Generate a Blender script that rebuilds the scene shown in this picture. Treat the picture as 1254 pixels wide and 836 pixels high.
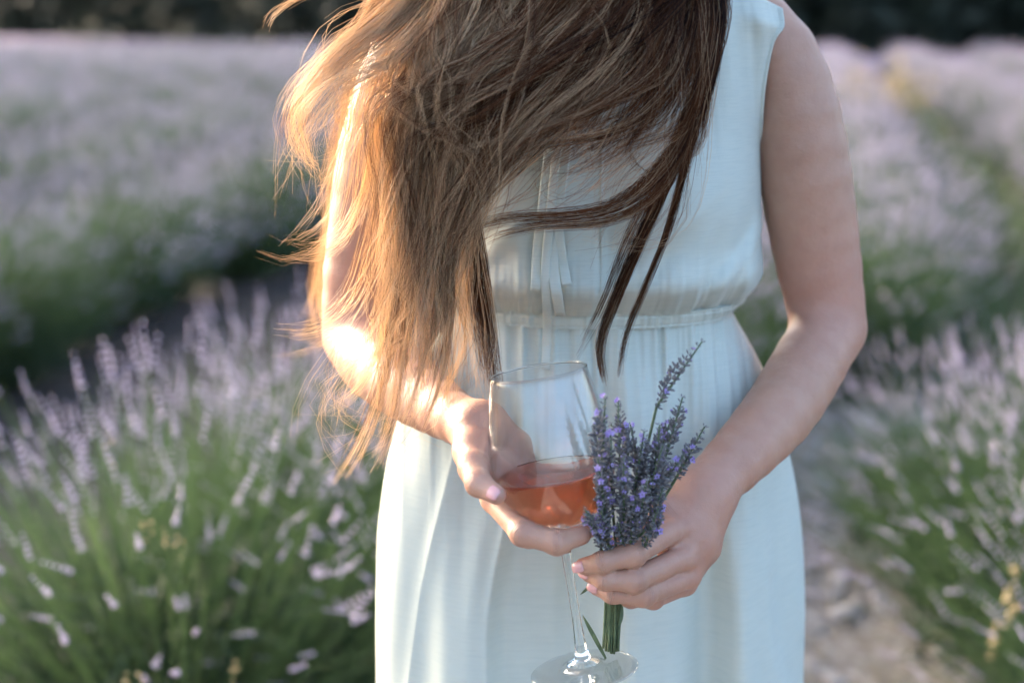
import bpy, bmesh, math, random
import numpy as np
from mathutils import Vector, Matrix, Euler

# ------------------------------------------------------------------ scene, camera, sky, sun
scene = bpy.context.scene
for o in list(bpy.data.objects):
    bpy.data.objects.remove(o)
COL = scene.collection

CAM_Y, CAM_Z = -1.30, 1.33
PITCH = math.radians(12.8)
LENS = 50.0
cam_data = bpy.data.cameras.new('camera')
cam_data.lens = LENS
cam_data.sensor_width = 36.0
cam_data.clip_start = 0.05
cam_data.clip_end = 600.0
cam_data.dof.use_dof = True
cam_data.dof.focus_distance = 1.15
cam_data.dof.aperture_fstop = 2.7
cam_data.dof.aperture_blades = 0
camera = bpy.data.objects.new('camera', cam_data)
camera.location = (0, CAM_Y, CAM_Z)
camera.rotation_euler = (math.pi / 2 - PITCH, 0, 0)
COL.objects.link(camera)
scene.camera = camera

SUN_ELEV = math.radians(18)
SUN_AZ = math.radians(-43)          # compass angle from +Y towards +X: behind the woman, to the left
world = bpy.data.worlds.new('World')
scene.world = world
world.use_nodes = True
wn = world.node_tree
bg = wn.nodes['Background']
sky = wn.nodes.new('ShaderNodeTexSky')
sky.sky_type = 'NISHITA'
sky.sun_disc = False
sky.sun_elevation = SUN_ELEV
sky.sun_rotation = SUN_AZ
sky.air_density = 0.75
sky.dust_density = 5.0
sky.ozone_density = 1.0
wn.links.new(sky.outputs[0], bg.inputs['Color'])
bg.inputs['Strength'].default_value = 0.15

sun_data = bpy.data.lights.new('sun', 'SUN')
sun_data.energy = 1.3
sun_data.angle = math.radians(10)
sun_data.color = (1.0, 0.86, 0.70)
sun = bpy.data.objects.new('sun', sun_data)
sdir = Vector((math.sin(SUN_AZ) * math.cos(SUN_ELEV), math.cos(SUN_AZ) * math.cos(SUN_ELEV), math.sin(SUN_ELEV)))
sun.rotation_euler = sdir.to_track_quat('Z', 'Y').to_euler()
sun.location = sdir * 30
COL.objects.link(sun)

scene.view_settings.view_transform = 'Standard'
scene.view_settings.look = 'None'
scene.view_settings.exposure = 2.7
scene.view_settings.gamma = 1.0
scene.render.engine = 'CYCLES'
cy = scene.cycles
cy.use_denoising = True
cy.use_adaptive_sampling = True
cy.adaptive_threshold = 0.03
cy.max_bounces = 12
cy.diffuse_bounces = 2
cy.glossy_bounces = 3
cy.transmission_bounces = 12
cy.transparent_max_bounces = 24
cy.sample_clamp_indirect = 6.0

# ------------------------------------------------------------------ measuring helpers
FPX = 1254 * LENS / 36.0
FWD = np.array([0, math.cos(PITCH), -math.sin(PITCH)])
UPV = np.array([0, math.sin(PITCH), math.cos(PITCH)])
CAMP = np.array([0, CAM_Y, CAM_Z])

def P(px, py, Y):
    """world point that stands at depth plane Y and was measured at photo pixel (px, py)"""
    d = FWD + np.array([1, 0, 0]) * ((px - 627) / FPX) + UPV * ((418 - py) / FPX)
    t = (Y - CAM_Y) / d[1]
    return CAMP + d * t

def S(px, py, Y):
    """metres per photo pixel at that point"""
    return float(np.dot(P(px, py, Y) - CAMP, FWD)) / FPX

def zpy(py, Y=0.0):
    return float(P(627, py, Y)[2])

def table(keys, vals):
    k = np.array(keys, float); v = np.array(vals, float)
    o = np.argsort(k); k = k[o]; v = v[o]
    m = np.gradient(v, k)
    def f(x):
        x = np.clip(np.asarray(x, float), k[0], k[-1])
        i = np.clip(np.searchsorted(k, x) - 1, 0, len(k) - 2)
        h = k[i + 1] - k[i]; t = (x - k[i]) / h
        h00 = 2*t**3 - 3*t**2 + 1; h10 = t**3 - 2*t**2 + t; h01 = -2*t**3 + 3*t**2; h11 = t**3 - t**2
        return h00*v[i] + h10*h*m[i] + h01*v[i+1] + h11*h*m[i+1]
    return f

def noise1(x, seed):
    """smooth value noise, -1..1"""
    r = np.random.RandomState(seed).uniform(-1, 1, 1024)
    x = np.asarray(x, float); i = np.floor(x).astype(int); t = x - i
    t = t*t*t*(t*(6*t - 15) + 10)
    return r[i % 1024]*(1 - t) + r[(i + 1) % 1024]*t

def noise2(x, y, seed):
    r = np.random.RandomState(seed).uniform(-1, 1, (128, 128))
    x = np.asarray(x, float); y = np.asarray(y, float)
    i = np.floor(x).astype(int); j = np.floor(y).astype(int); t = x - i; s = y - j
    t = t*t*(3 - 2*t); s = s*s*(3 - 2*s)
    a = r[i % 128, j % 128]*(1 - t) + r[(i+1) % 128, j % 128]*t
    b = r[i % 128, (j+1) % 128]*(1 - t) + r[(i+1) % 128, (j+1) % 128]*t
    return a*(1 - s) + b*s

def sstep(a, b, x):
    t = np.clip((np.asarray(x, float) - a)/(b - a), 0, 1)
    return t*t*(3 - 2*t)

def mesh_obj(name, verts, faces, mat=None, parent=None, smooth=True, link=True):
    me = bpy.data.meshes.new(name)
    verts = np.asarray(verts, np.float32).reshape(-1, 3)
    if isinstance(faces, np.ndarray):
        n, k = faces.shape
        me.vertices.add(len(verts)); me.vertices.foreach_set('co', verts.ravel())
        me.loops.add(n*k); me.loops.foreach_set('vertex_index', faces.astype(np.int32).ravel())
        me.polygons.add(n); me.polygons.foreach_set('loop_start', np.arange(0, n*k, k, dtype=np.int32))
        me.polygons.foreach_set('loop_total', np.full(n, k, dtype=np.int32))
        me.update(calc_edges=True)
    else:
        me.from_pydata([tuple(map(float, v)) for v in verts], [], faces)
    if smooth:
        me.polygons.foreach_set('use_smooth', np.ones(len(me.polygons), bool))
    if mat is not None:
        for m in (mat if isinstance(mat, (list, tuple)) else [mat]):
            me.materials.append(m)
    me.update()
    o = bpy.data.objects.new(name, me)
    if link:
        COL.objects.link(o)
    if parent is not None:
        o.parent = parent
    return o

def vcol(o, name, cols):
    """per-vertex colour (N,3) or scalar (N,)"""
    cols = np.asarray(cols, np.float32)
    if cols.ndim == 1:
        a = o.data.attributes.new(name, 'FLOAT', 'POINT'); a.data.foreach_set('value', cols)
    else:
        a = o.data.attributes.new(name, 'FLOAT_VECTOR', 'POINT'); a.data.foreach_set('vector', cols.ravel())

def tag(o, label=None, cat=None, group=None, kind=None):
    if label: o['label'] = label
    if cat: o['category'] = cat
    if group: o['group'] = group
    if kind: o['kind'] = kind
    return o

# ------------------------------------------------------------------ materials
class NT:
    def __init__(self, name):
        self.m = bpy.data.materials.new(name); self.m.use_nodes = True
        self.t = self.m.node_tree; self.b = self.t.nodes['Principled BSDF']; self.out = self.t.nodes['Material Output']
    def n(self, typ, **kw):
        nd = self.t.nodes.new(typ)
        for k, v in kw.items():
            if k == 'inputs':
                for a, b in v.items(): nd.inputs[a].default_value = b
            else: setattr(nd, k, v)
        return nd
    def l(self, a, b): self.t.links.new(a, b)
    def noise(self, scale, detail=3, vec=None, rough=0.55):
        nd = self.n('ShaderNodeTexNoise', inputs={'Scale': scale, 'Detail': detail, 'Roughness': rough})
        if vec is not None: self.l(vec, nd.inputs['Vector'])
        return nd
    def ramp(self, fac, stops):
        nd = self.n('ShaderNodeValToRGB'); cr = nd.color_ramp
        while len(cr.elements) < len(stops): cr.elements.new(0.5)
        for e, (p, c) in zip(cr.elements, stops):
            e.position = p; e.color = (*c, 1)
        self.l(fac, nd.inputs[0]); return nd
    def obj(self): return self.n('ShaderNodeTexCoord').outputs['Object']
    def mapping(self, vec, scale=(1, 1, 1), rot=(0, 0, 0)):
        nd = self.n('ShaderNodeMapping'); nd.inputs['Scale'].default_value = scale; nd.inputs['Rotation'].default_value = rot
        self.l(vec, nd.inputs['Vector']); return nd.outputs[0]
    def bump(self, h, strength=0.3, dist=0.001):
        nd = self.n('ShaderNodeBump', inputs={'Strength': strength, 'Distance': dist})
        self.l(h, nd.inputs['Height']); self.l(nd.outputs[0], self.b.inputs['Normal']); return nd
    def attr(self, name):
        return self.n('ShaderNodeAttribute', attribute_name=name)
    def mix(self, fac, a, b, mode='MIX'):
        nd = self.n('ShaderNodeMix', data_type='RGBA', blend_type=mode)
        for s, v in ((0, fac), (6, a), (7, b)):
            if hasattr(v, 'links') or hasattr(v, 'is_linked'): self.l(v, nd.inputs[s])
            else: nd.inputs[s].default_value = v if s == 0 else (*v, 1)
        return nd.outputs[2]

def mat_skin():
    t = NT('skin'); b = t.b
    o = t.obj()
    n1 = t.noise(9, 3, o); n2 = t.noise(70, 4, o)
    base = t.ramp(n1.outputs[0], [(0.35, (0.45, 0.255, 0.176)), (0.65, (0.505, 0.298, 0.208))])
    c = t.mix(t.attr('blush').outputs['Fac'], base.outputs[0], (0.50, 0.20, 0.155))
    mott = t.ramp(n2.outputs[0], [(0.38, (0.93, 0.89, 0.88)), (0.58, (1, 1, 1))])
    c = t.mix(0.6, c, mott.outputs[0], 'MULTIPLY')
    t.l(c, b.inputs['Base Color'])
    b.inputs['Roughness'].default_value = 0.46
    b.inputs['Specular IOR Level'].default_value = 0.42
    b.inputs['Subsurface Weight'].default_value = 0.22
    b.inputs['Subsurface Radius'].default_value = (1.0, 0.32, 0.18)
    b.inputs['Subsurface Scale'].default_value = 0.006
    v = t.n('ShaderNodeTexVoronoi', inputs={'Scale': 900.0}); t.l(o, v.inputs['Vector'])
    n3 = t.noise(160, 4, o)
    ad = t.n('ShaderNodeMath', operation='MULTIPLY_ADD'); t.l(v.outputs[0], ad.inputs[0]); ad.inputs[1].default_value = 0.35
    t.l(n3.outputs[0], ad.inputs[2])
    # skin folds over the finger joints: 'ja' is the distance in mm along the finger from the joint, 'jw' its reach
    ja, jw = t.attr('ja').outputs['Fac'], t.attr('jw').outputs['Fac']
    def ma(op, a, b):
        nd = t.n('ShaderNodeMath', operation=op)
        for k, v in enumerate((a, b)):
            if isinstance(v, (int, float)): nd.inputs[k].default_value = v
            else: t.l(v, nd.inputs[k])
        return nd.outputs[0]
    jn = ma('ADD', ja, ma('MULTIPLY', ma('SUBTRACT', n3.outputs[0], .5), 2.2))
    tot = None
    for off, wd, am in ((0.0, .50, 1.0), (1.7, .42, .75), (-1.6, .42, .75), (3.2, .4, .4)):
        q = ma('DIVIDE', ma('SUBTRACT', jn, off), wd)
        e = ma('MULTIPLY', ma('POWER', 2.718, ma('MULTIPLY', ma('MULTIPLY', q, q), -1.0)), am)
        tot = e if tot is None else ma('ADD', tot, e)
    fold = ma('MULTIPLY', tot, jw)
    hgt = ma('SUBTRACT', ad.outputs[0], ma('MULTIPLY', fold, 2.6))
    t.bump(hgt, 0.40, 0.0014)
    mc = t.mix(ma('MULTIPLY', fold, .30), c, (0.30, 0.13, 0.10))
    # sparse freckles
    vf = t.n('ShaderNodeTexVoronoi', inputs={'Scale': 55.0}); t.l(o, vf.inputs['Vector'])
    fr = t.ramp(vf.outputs['Distance'], [(0.035, (1, 1, 1)), (0.075, (0, 0, 0))])
    pick = t.ramp(vf.outputs['Color'], [(0.80, (0, 0, 0)), (0.84, (1, 1, 1))])
    mc = t.mix(ma('MULTIPLY', ma('MULTIPLY', fr.outputs[0], pick.outputs[0]), .45), mc, (0.24, 0.11, 0.07))
    t.l(mc, b.inputs['Base Color'])
    return t.m

def mat_nail():
    t = NT('nail'); b = t.b
    b.inputs['Base Color'].default_value = (0.68, 0.36, 0.34, 1)
    b.inputs['Roughness'].default_value = 0.22
    b.inputs['Subsurface Weight'].default_value = 0.2
    b.inputs['Subsurface Scale'].default_value = 0.003
    b.inputs['Coat Weight'].default_value = 0.3
    return t.m

def mat_fabric(name='mint_fabric', col=(0.685, 0.735, 0.655)):
    t = NT(name); b = t.b
    o = t.obj()
    slub = t.noise(1, 4, t.mapping(o, (40, 40, 900)))
    thr = t.noise(1, 3, t.mapping(o, (1400, 1400, 60)))
    big = t.noise(14, 3, o)
    m1 = t.ramp(big.outputs[0], [(0.3, tuple(c*0.965 for c in col)), (0.7, col)])
    m2 = t.ramp(slub.outputs[0], [(0.33, (0.90, 0.92, 0.925)), (0.55, (1, 1, 1))])
    c = t.mix(0.75, m1.outputs[0], m2.outputs[0], 'MULTIPLY')
    t.l(c, b.inputs['Base Color'])
    b.inputs['Roughness'].default_value = 0.75
    b.inputs['Specular IOR Level'].default_value = 0.25
    b.inputs['Sheen Weight'].default_value = 0.18
    b.inputs['Sheen Roughness'].default_value = 0.4
    ad = t.n('ShaderNodeMath', operation='ADD'); t.l(slub.outputs[0], ad.inputs[0]); t.l(thr.outputs[0], ad.inputs[1])
    t.bump(ad.outputs[0], 0.35, 0.0007)
    tr = t.n('ShaderNodeBsdfTranslucent'); t.l(c, tr.inputs['Color'])
    mx = t.n('ShaderNodeMixShader'); mx.inputs[0].default_value = 0.2
    t.l(b.outputs[0], mx.inputs[1]); t.l(tr.outputs[0], mx.inputs[2]); t.l(mx.outputs[0], t.out.inputs['Surface'])
    return t.m

def mat_hair():
    t = NT('hair'); b = t.b
    tone = t.attr('tone')      # strand colour: dark roots, blond ends, with sun and shade tinted per lock
    t.l(tone.outputs['Color'], b.inputs['Base Color'])
    b.inputs['Roughness'].default_value = 0.42
    b.inputs['Specular IOR Level'].default_value = 0.28
    b.inputs['Anisotropic'].default_value = 0.6
    tr = t.n('ShaderNodeBsdfTranslucent'); t.l(tone.outputs['Color'], tr.inputs['Color'])
    mx = t.n('ShaderNodeMixShader'); mx.inputs[0].default_value = 0.55
    t.l(b.outputs[0], mx.inputs[1]); t.l(tr.outputs[0], mx.inputs[2]); t.l(mx.outputs[0], t.out.inputs['Surface'])
    return t.m

def mat_leafy(name, c1, c2, scale=30, transl=0.3, rough=0.6, var=0.0):
    t = NT(name); b = t.b
    n = t.noise(scale, 3, t.obj())
    inf = t.n('ShaderNodeObjectInfo')
    r = t.ramp(n.outputs[0], [(0.3, c1), (0.7, c2)])
    hsv = t.n('ShaderNodeHueSaturation')
    mr = t.n('ShaderNodeMapRange', inputs={'To Min': 1.0 - var, 'To Max': 1.0 + var}); t.l(inf.outputs['Random'], mr.inputs[0])
    t.l(mr.outputs[0], hsv.inputs['Value']); t.l(r.outputs[0], hsv.inputs['Color'])
    t.l(hsv.outputs[0], b.inputs['Base Color']); b.inputs['Roughness'].default_value = rough
    if transl:
        tr = t.n('ShaderNodeBsdfTranslucent'); t.l(hsv.outputs[0], tr.inputs['Color'])
        mx = t.n('ShaderNodeMixShader'); mx.inputs[0].default_value = transl
        t.l(b.outputs[0], mx.inputs[1]); t.l(tr.outputs[0], mx.inputs[2]); t.l(mx.outputs[0], t.out.inputs['Surface'])
    return t.m

def mat_glass_thin(name='thin_glass', base=0.06):
    t = NT(name)
    t.t.nodes.remove(t.b)
    tr = t.n('ShaderNodeBsdfTransparent'); tr.inputs[0].default_value = (0.985, 0.99, 0.99, 1)
    gl = t.n('ShaderNodeBsdfGlossy', inputs={'Roughness': 0.01})
    lw = t.n('ShaderNodeLayerWeight', inputs={'Blend': 0.5})
    pw = t.n('ShaderNodeMath', operation='POWER', inputs={1: 3.2}); t.l(lw.outputs['Facing'], pw.inputs[0])
    mul = t.n('ShaderNodeMath', operation='MULTIPLY_ADD', inputs={1: 0.85, 2: base}); t.l(pw.outputs[0], mul.inputs[0])
    mul.use_clamp = True
    mx = t.n('ShaderNodeMixShader'); t.l(mul.outputs[0], mx.inputs[0]); t.l(tr.outputs[0], mx.inputs[1]); t.l(gl.outputs[0], mx.inputs[2])
    t.l(mx.outputs[0], t.out.inputs['Surface'])
    return t.m

def mat_glass():
    t = NT('solid_glass'); b = t.b
    b.inputs['Base Color'].default_value = (0.97, 0.99, 0.985, 1)
    b.inputs['Transmission Weight'].default_value = 1
    b.inputs['Roughness'].default_value = 0.0
    b.inputs['IOR'].default_value = 1.5
    return t.m

def mat_wine():
    t = NT('rose_wine'); b = t.b
    b.inputs['Base Color'].default_value = (1, 1, 1, 1)
    b.inputs['Transmission Weight'].default_value = 1
    b.inputs['Roughness'].default_value = 0.0
    b.inputs['IOR'].default_value = 1.33
    va = t.n('ShaderNodeVolumeAbsorption'); va.inputs['Color'].default_value = (0.995, 0.52, 0.20, 1); va.inputs['Density'].default_value = 37.0
    t.l(va.outputs[0], t.out.inputs['Volume'])
    return t.m

M = dict(skin=mat_skin(), nail=mat_nail(), fabric=mat_fabric(), hair=mat_hair(),
         thin=mat_glass_thin(), glass=mat_glass(), footglass=mat_glass_thin('foot_glass', 0.13), wine=mat_wine())
# ------------------------------------------------------------------ ground, lavender rows, wood
ROW = np.array([.209, .978]); ACR = np.array([.978, -.209])     # along the rows, across them
def rowpos(a, t):
    q = ACR*a + ROW*t
    return float(q[0]), float(q[1] + CAM_Y)

def mat_ground():
    t = NT('dry_soil'); b = t.b; o = t.obj()
    n1 = t.noise(1.3, 5, o); n2 = t.noise(22, 6, o, .7); n3 = t.noise(140, 4, o)
    c1 = t.ramp(n2.outputs[0], [(0.3, (0.024, 0.018, 0.017)), (0.5, (0.050, 0.040, 0.035)), (0.72, (0.10, 0.082, 0.070))])  # soil colour kept dark to carry the shade of the furrow
    c2 = t.ramp(n1.outputs[0], [(0.40, (0.80, 0.78, 0.72)), (0.62, (1, 1, 1))])
    c = t.mix(1.0, c1.outputs[0], c2.outputs[0], 'MULTIPLY')
    t.l(c, b.inputs['Base Color']); b.inputs['Roughness'].default_value = .95
    ad = t.n('ShaderNodeMath', operation='ADD'); t.l(n2.outputs[0], ad.inputs[0]); t.l(n3.outputs[0], ad.inputs[1])
    t.bump(ad.outputs[0], .8, .02)
    return t.m
M['soil'] = mat_ground()
def mat_stone():
    t = NT('pale_stone'); b = t.b
    n = t.noise(40, 4, t.obj())
    r = t.ramp(n.outputs[0], [(.3, (.26, .22, .19)), (.55, (.46, .42, .39)), (.75, (.62, .58, .56))])
    t.l(r.outputs[0], b.inputs['Base Color']); b.inputs['Roughness'].default_value = .9
    return t.m
M['stone'] = mat_stone()
M['lav_stem'] = mat_leafy('lavender_stem', (.048, .088, .034), (.115, .175, .066), 16, .25, .6, .12)
M['lav_flower'] = mat_leafy('lavender_flower', (.41, .345, .485), (.66, .585, .70), 24, .30, .7, .08)
M['lav_leaf'] = mat_leafy('lavender_leaf', (.030, .052, .025), (.070, .105, .048), 20, .15, .65, .12)
M['dry'] = mat_leafy('dry_grass', (.24, .19, .095), (.42, .35, .20), 18, .3, .7)
M['wood_leaf'] = mat_leafy('wood_leaf', (.010, .017, .010), (.026, .036, .020), 1.4, .10, .7)
M['bark'] = mat_leafy('bark', (.05, .04, .03), (.10, .085, .07), 6, 0, .9)
M['yellow'] = mat_leafy('yellow_flower', (.46, .33, .16), (.62, .50, .28), 30, .3, .6)

# ground: one sheet to the horizon, finer and gently uneven near the path
def ground():
    xs = np.concatenate([-np.geomspace(400, 8, 14), np.linspace(-7.5, 7.5, 76), np.geomspace(8, 400, 14)])
    ys = np.concatenate([-np.geomspace(100, 8, 8), np.linspace(-7.5, 14, 108), np.geomspace(15, 500, 16)])
    X, Y = np.meshgrid(xs, ys)
    near = np.exp(-((X/9)**2 + ((Y - 3)/10)**2))
    Z = near*(.016*noise2(X*2.2, Y*2.2, 71) + .008*noise2(X*7, Y*7, 72)) - .012
    V = np.stack([X, Y, Z], -1)
    nr, nu = X.shape
    a = (np.arange(nr - 1)[:, None]*nu + np.arange(nu - 1)[None]).ravel()
    o = mesh_obj('ground', V.reshape(-1, 3), np.stack([a, a + 1, a + nu + 1, a + nu], 1), M['soil'])
    tag(o, 'dry soil, coloured dark for shade, between the lavender rows', None, None, 'structure')
ground()
def path_strip():
    t = NT('trodden_path'); b = t.b; o = t.obj()
    n2 = t.noise(24, 6, o, .7); n3 = t.noise(150, 4, o)
    c = t.ramp(n2.outputs[0], [(0.3, (0.12, 0.098, 0.08)), (0.5, (0.33, 0.285, 0.245)), (0.72, (0.50, 0.46, 0.42))])
    t.l(c.outputs[0], b.inputs['Base Color']); b.inputs['Roughness'].default_value = .95
    ad = t.n('ShaderNodeMath', operation='ADD'); t.l(n2.outputs[0], ad.inputs[0]); t.l(n3.outputs[0], ad.inputs[1])
    t.bump(ad.outputs[0], .8, .02)
    T = np.linspace(-3, 9, 90); W = np.linspace(-1, 1, 17)
    V = np.zeros((90, 17, 3))
    for i, q in enumerate(T):
        l, r = -.40 + .08*noise1(q*1.7, 91), .36 + .08*noise1(q*1.9, 92)
        a = l + (r - l)*(W + 1)/2
        xy = ACR*a[:, None] + ROW*q
        V[i, :, :2] = xy; V[i, :, 1] += CAM_Y
    X, Y = V[..., 0], V[..., 1]
    near = np.exp(-((X/9)**2 + ((Y - 3)/10)**2))
    V[..., 2] = near*(.016*noise2(X*2.2, Y*2.2, 71) + .008*noise2(X*7, Y*7, 72)) - .012 + .010 - .012*W**6
    a = (np.arange(89)[:, None]*17 + np.arange(16)[None]).ravel()
    o = mesh_obj('path', V.reshape(-1, 3), np.stack([a, a + 1, a + 18, a + 17], 1), t.m)
    tag(o, 'pale trodden path between the lavender rows', None, None, 'structure')
path_strip()

# loose stones and dry litter on the trodden path
rs = np.random.RandomState(3)
def ico():
    bm = bmesh.new(); bmesh.ops.create_icosphere(bm, subdivisions=1, radius=1)
    v = np.array([w.co[:] for w in bm.verts]); f = np.array([[w.index for w in q.verts] for q in bm.faces]); bm.free()
    return v, f
IV, IF = ico()
def stones(n):
    vs, fs = [], []
    for i in range(n):
        a = rs.normal(0.02, .26); t = rs.uniform(.6, 9.5)
        x, y = rowpos(a, t)
        s = rs.gamma(1.4, .0048) + .003
        sc = np.array([rs.uniform(.8, 1.4), rs.uniform(.7, 1.2), rs.uniform(.4, .8)])*s
        v = IV*(1 + rs.uniform(-.18, .18, (len(IV), 1)))*sc
        g = rs.uniform(0, 6.3); c_, s_ = math.cos(g), math.sin(g)
        v = np.stack([v[:, 0]*c_ - v[:, 1]*s_, v[:, 0]*s_ + v[:, 1]*c_, v[:, 2]], 1) + [x, y, sc[2]*.35 - .008]
        vs.append(v); fs.append(IF + i*len(IV))
    return np.concatenate(vs), np.concatenate(fs)
o = mesh_obj('gravel', *stones(9000), M['stone'], None, False)
tag(o, 'pale gravel scattered along the path', None, None, 'stuff')

def ribbons(P0, P1, P2, w, wd):
    """many bent flat blades at once; arrays (n,3); w (n,)"""
    n = len(P0)
    ts = np.array([0, .35, .7, 1.0]); ws = np.array([1, .9, .6, .12])
    V = np.zeros((n, 8, 3))
    for k, (t, q) in enumerate(zip(ts, ws)):
        c = P0*(1 - t)**2 + 2*P1*t*(1 - t) + P2*t*t
        V[:, 2*k] = c - wd*(w*q)[:, None]; V[:, 2*k + 1] = c + wd*(w*q)[:, None]
    b = np.arange(n)[:, None]*8
    F = np.concatenate([b + np.array([[2*k, 2*k + 1, 2*k + 3, 2*k + 2]]) for k in range(3)])
    return V.reshape(-1, 3), F

def litter(n):
    a = rs.normal(0, .33, n); t = rs.uniform(.6, 9, n)
    q = ACR*a[:, None] + ROW*t[:, None]
    p0 = np.stack([q[:, 0], q[:, 1] + CAM_Y, np.full(n, -.006)], 1)
    g = rs.uniform(0, 6.28, n); L = rs.uniform(.03, .14, n); up = rs.uniform(.0, .6, n)**2
    d = np.stack([np.cos(g), np.sin(g), up], 1)*L[:, None]
    wd = np.stack([-np.sin(g), np.cos(g), np.zeros(n)], 1)
    return ribbons(p0, p0 + d*.5 + [0, 0, .012], p0 + d, rs.uniform(.0012, .003, n), wd)
o = mesh_obj('dry_grass', *litter(5000), M['dry'])
tag(o, 'dry straw and grass blades littering the path', None, None, 'stuff')

def weeds(n):
    a = rs.uniform(.7, 1.4, n); t = rs.uniform(3.6, 26, n)
    q = ACR*a[:, None] + ROW*t[:, None]
    p0 = np.stack([q[:, 0], q[:, 1] + CAM_Y, np.full(n, -.012)], 1)
    g = rs.uniform(0, 6.28, n); L = rs.uniform(.10, .34, n)
    d = np.stack([.45*np.cos(g), .45*np.sin(g), np.ones(n)], 1)*L[:, None]
    wd = np.stack([-np.sin(g), np.cos(g), np.zeros(n)], 1)
    return ribbons(p0, p0 + d*.5 + [0, 0, .03], p0 + d, rs.uniform(.003, .008, n), wd)
o = mesh_obj('weeds', *weeds(4200), M['lav_stem'])
tag(o, 'green weeds filling the furrow beyond the path', None, None, 'stuff')

# ---- one lavender bush: leafy cushion, stems, flower spikes
def lavender_meshes(seed, n_stem, whorls, seg, leaves, R=.46, Hh=.66, fat=1.0, kmin=.12):
    r = np.random.RandomState(seed)
    n = n_stem
    az = r.uniform(0, 2*np.pi, n); el = np.arccos(1 - r.uniform(0, 1, n)*.50)       # polar angle from up
    L = Hh*(1.02 - .22*(el/1.4)**1.5)*r.uniform(.80, 1.12, n)
    d = np.stack([np.sin(el)*np.cos(az), np.sin(el)*np.sin(az), np.cos(el)], 1)
    base = np.stack([.22*np.cos(az)*np.sin(el)*r.uniform(.3, 1.3, n), .22*np.sin(az)*np.sin(el)*r.uniform(.3, 1.3, n), r.uniform(.0, .06, n)], 1)
    tip = base + d*L[:, None]*np.array([R/Hh*1.25, R/Hh*1.25, 1.0])
    tip[:, 2] = np.maximum(tip[:, 2], .13) + .03*r.normal(size=n)
    midp = base*.45 + tip*.55 + np.stack([np.zeros(n), np.zeros(n), .05 + .05*r.rand(n)], 1) + .03*r.normal(size=(n, 3))
    wd = np.cross(d, r.normal(size=(n, 3))); wd /= np.linalg.norm(wd, axis=1)[:, None]
    V1, F1 = ribbons(base, midp, tip, np.full(n, .0017*fat), wd)
    # second ribbon at right angles so each stem has body
    wd2 = np.cross(d, wd); wd2 /= np.linalg.norm(wd2, axis=1)[:, None]
    V2, F2 = ribbons(base, midp, tip, np.full(n, .0017*fat), wd2)
    # leaves low down
    m = leaves
    az2 = r.uniform(0, 6.28, m); rr = R*.75*np.sqrt(r.rand(m)); zz = .42*np.sqrt(np.clip(1 - (rr/(R*.86))**2, .04, 1))*r.uniform(.25, 1, m)
    p0 = np.stack([rr*np.cos(az2), rr*np.sin(az2), zz], 1)
    dd = np.stack([np.cos(az2)*.7, np.sin(az2)*.7, r.uniform(.3, 1.3, m)], 1) + .5*r.normal(size=(m, 3)); dd /= np.linalg.norm(dd, axis=1)[:, None]
    LL = r.uniform(.04, .10, m)
    wl = np.cross(dd, r.normal(size=(m, 3))); wl /= np.linalg.norm(wl, axis=1)[:, None]
    V3, F3 = ribbons(p0, p0 + dd*(LL*.5)[:, None], p0 + dd*LL[:, None] + np.array([0, 0, -.008]), r.uniform(.0022, .004, m)*fat, wl)
    stem = (np.concatenate([V1, V2]), np.concatenate([F1, F2 + len(V1)]))
    leaf = (V3, F3)
    # flower spikes: stacked small knobbly whorls, on the upright stems
    keep = r.rand(n) < np.clip(1.15 - el*1.1, kmin, max(kmin, .80))
    tip, midp, n = tip[keep], midp[keep], int(keep.sum())
    td = tip - midp; td /= np.linalg.norm(td, axis=1)[:, None]
    a = np.cross(td, [.31, .2, .93]); a /= np.linalg.norm(a, axis=1)[:, None]; b = np.cross(td, a)
    SL = r.uniform(.026, .058, n)
    vs, fs = [], []
    k0 = 0
    for q in range(whorls):
        t = q/max(1, whorls - 1)
        c = tip + td*(SL*(t*1.05 - .12))[:, None]
        rad = (.0041*(1 - .45*t)*(.8 + .5*r.rand(n)))*fat
        hgt = SL/whorls*.55
        ph = r.uniform(0, 6.28, n)
        ring = []
        for j in range(seg):
            g = ph + 2*np.pi*j/seg
            ring.append(c + (a*np.cos(g)[:, None] + b*np.sin(g)[:, None])*(rad*(.75 + .6*r.rand(n)))[:, None])
        bot = c - td*hgt[:, None]*.7; top = c + td*hgt[:, None]
        blk = np.stack([bot] + ring + [top], 1)
        idx = np.arange(n)[:, None]*(seg + 2)
        for j in range(seg):
            fs.append(k0 + idx + np.array([[0, 1 + (j + 1) % seg, 1 + j]])); fs.append(k0 + idx + np.array([[seg + 1, 1 + j, 1 + (j + 1) % seg]]))
        vs.append(blk.reshape(-1, 3)); k0 += n*(seg + 2)
    return stem, leaf, (np.concatenate(vs), np.concatenate(fs))

def bush_proto(seed, n, wh, seg, lv, **kw):
    st, lf, fl = lavender_meshes(seed, n, wh, seg, lv, **kw)
    objs = [mesh_obj(nm, *g, m, None, False, link=False) for nm, g, m in (('stems', st, M['lav_stem']), ('leaves', lf, M['lav_leaf']), ('flower_spikes', fl, M['lav_flower']))]
    return [o.data for o in objs]
NEAR = [bush_proto(100 + i, 880, 5, 5, 2600) for i in range(4)]
MID = [bush_proto(200 + i, 480, 3, 4, 900, fat=1.8, kmin=.75) for i in range(4)]

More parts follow.
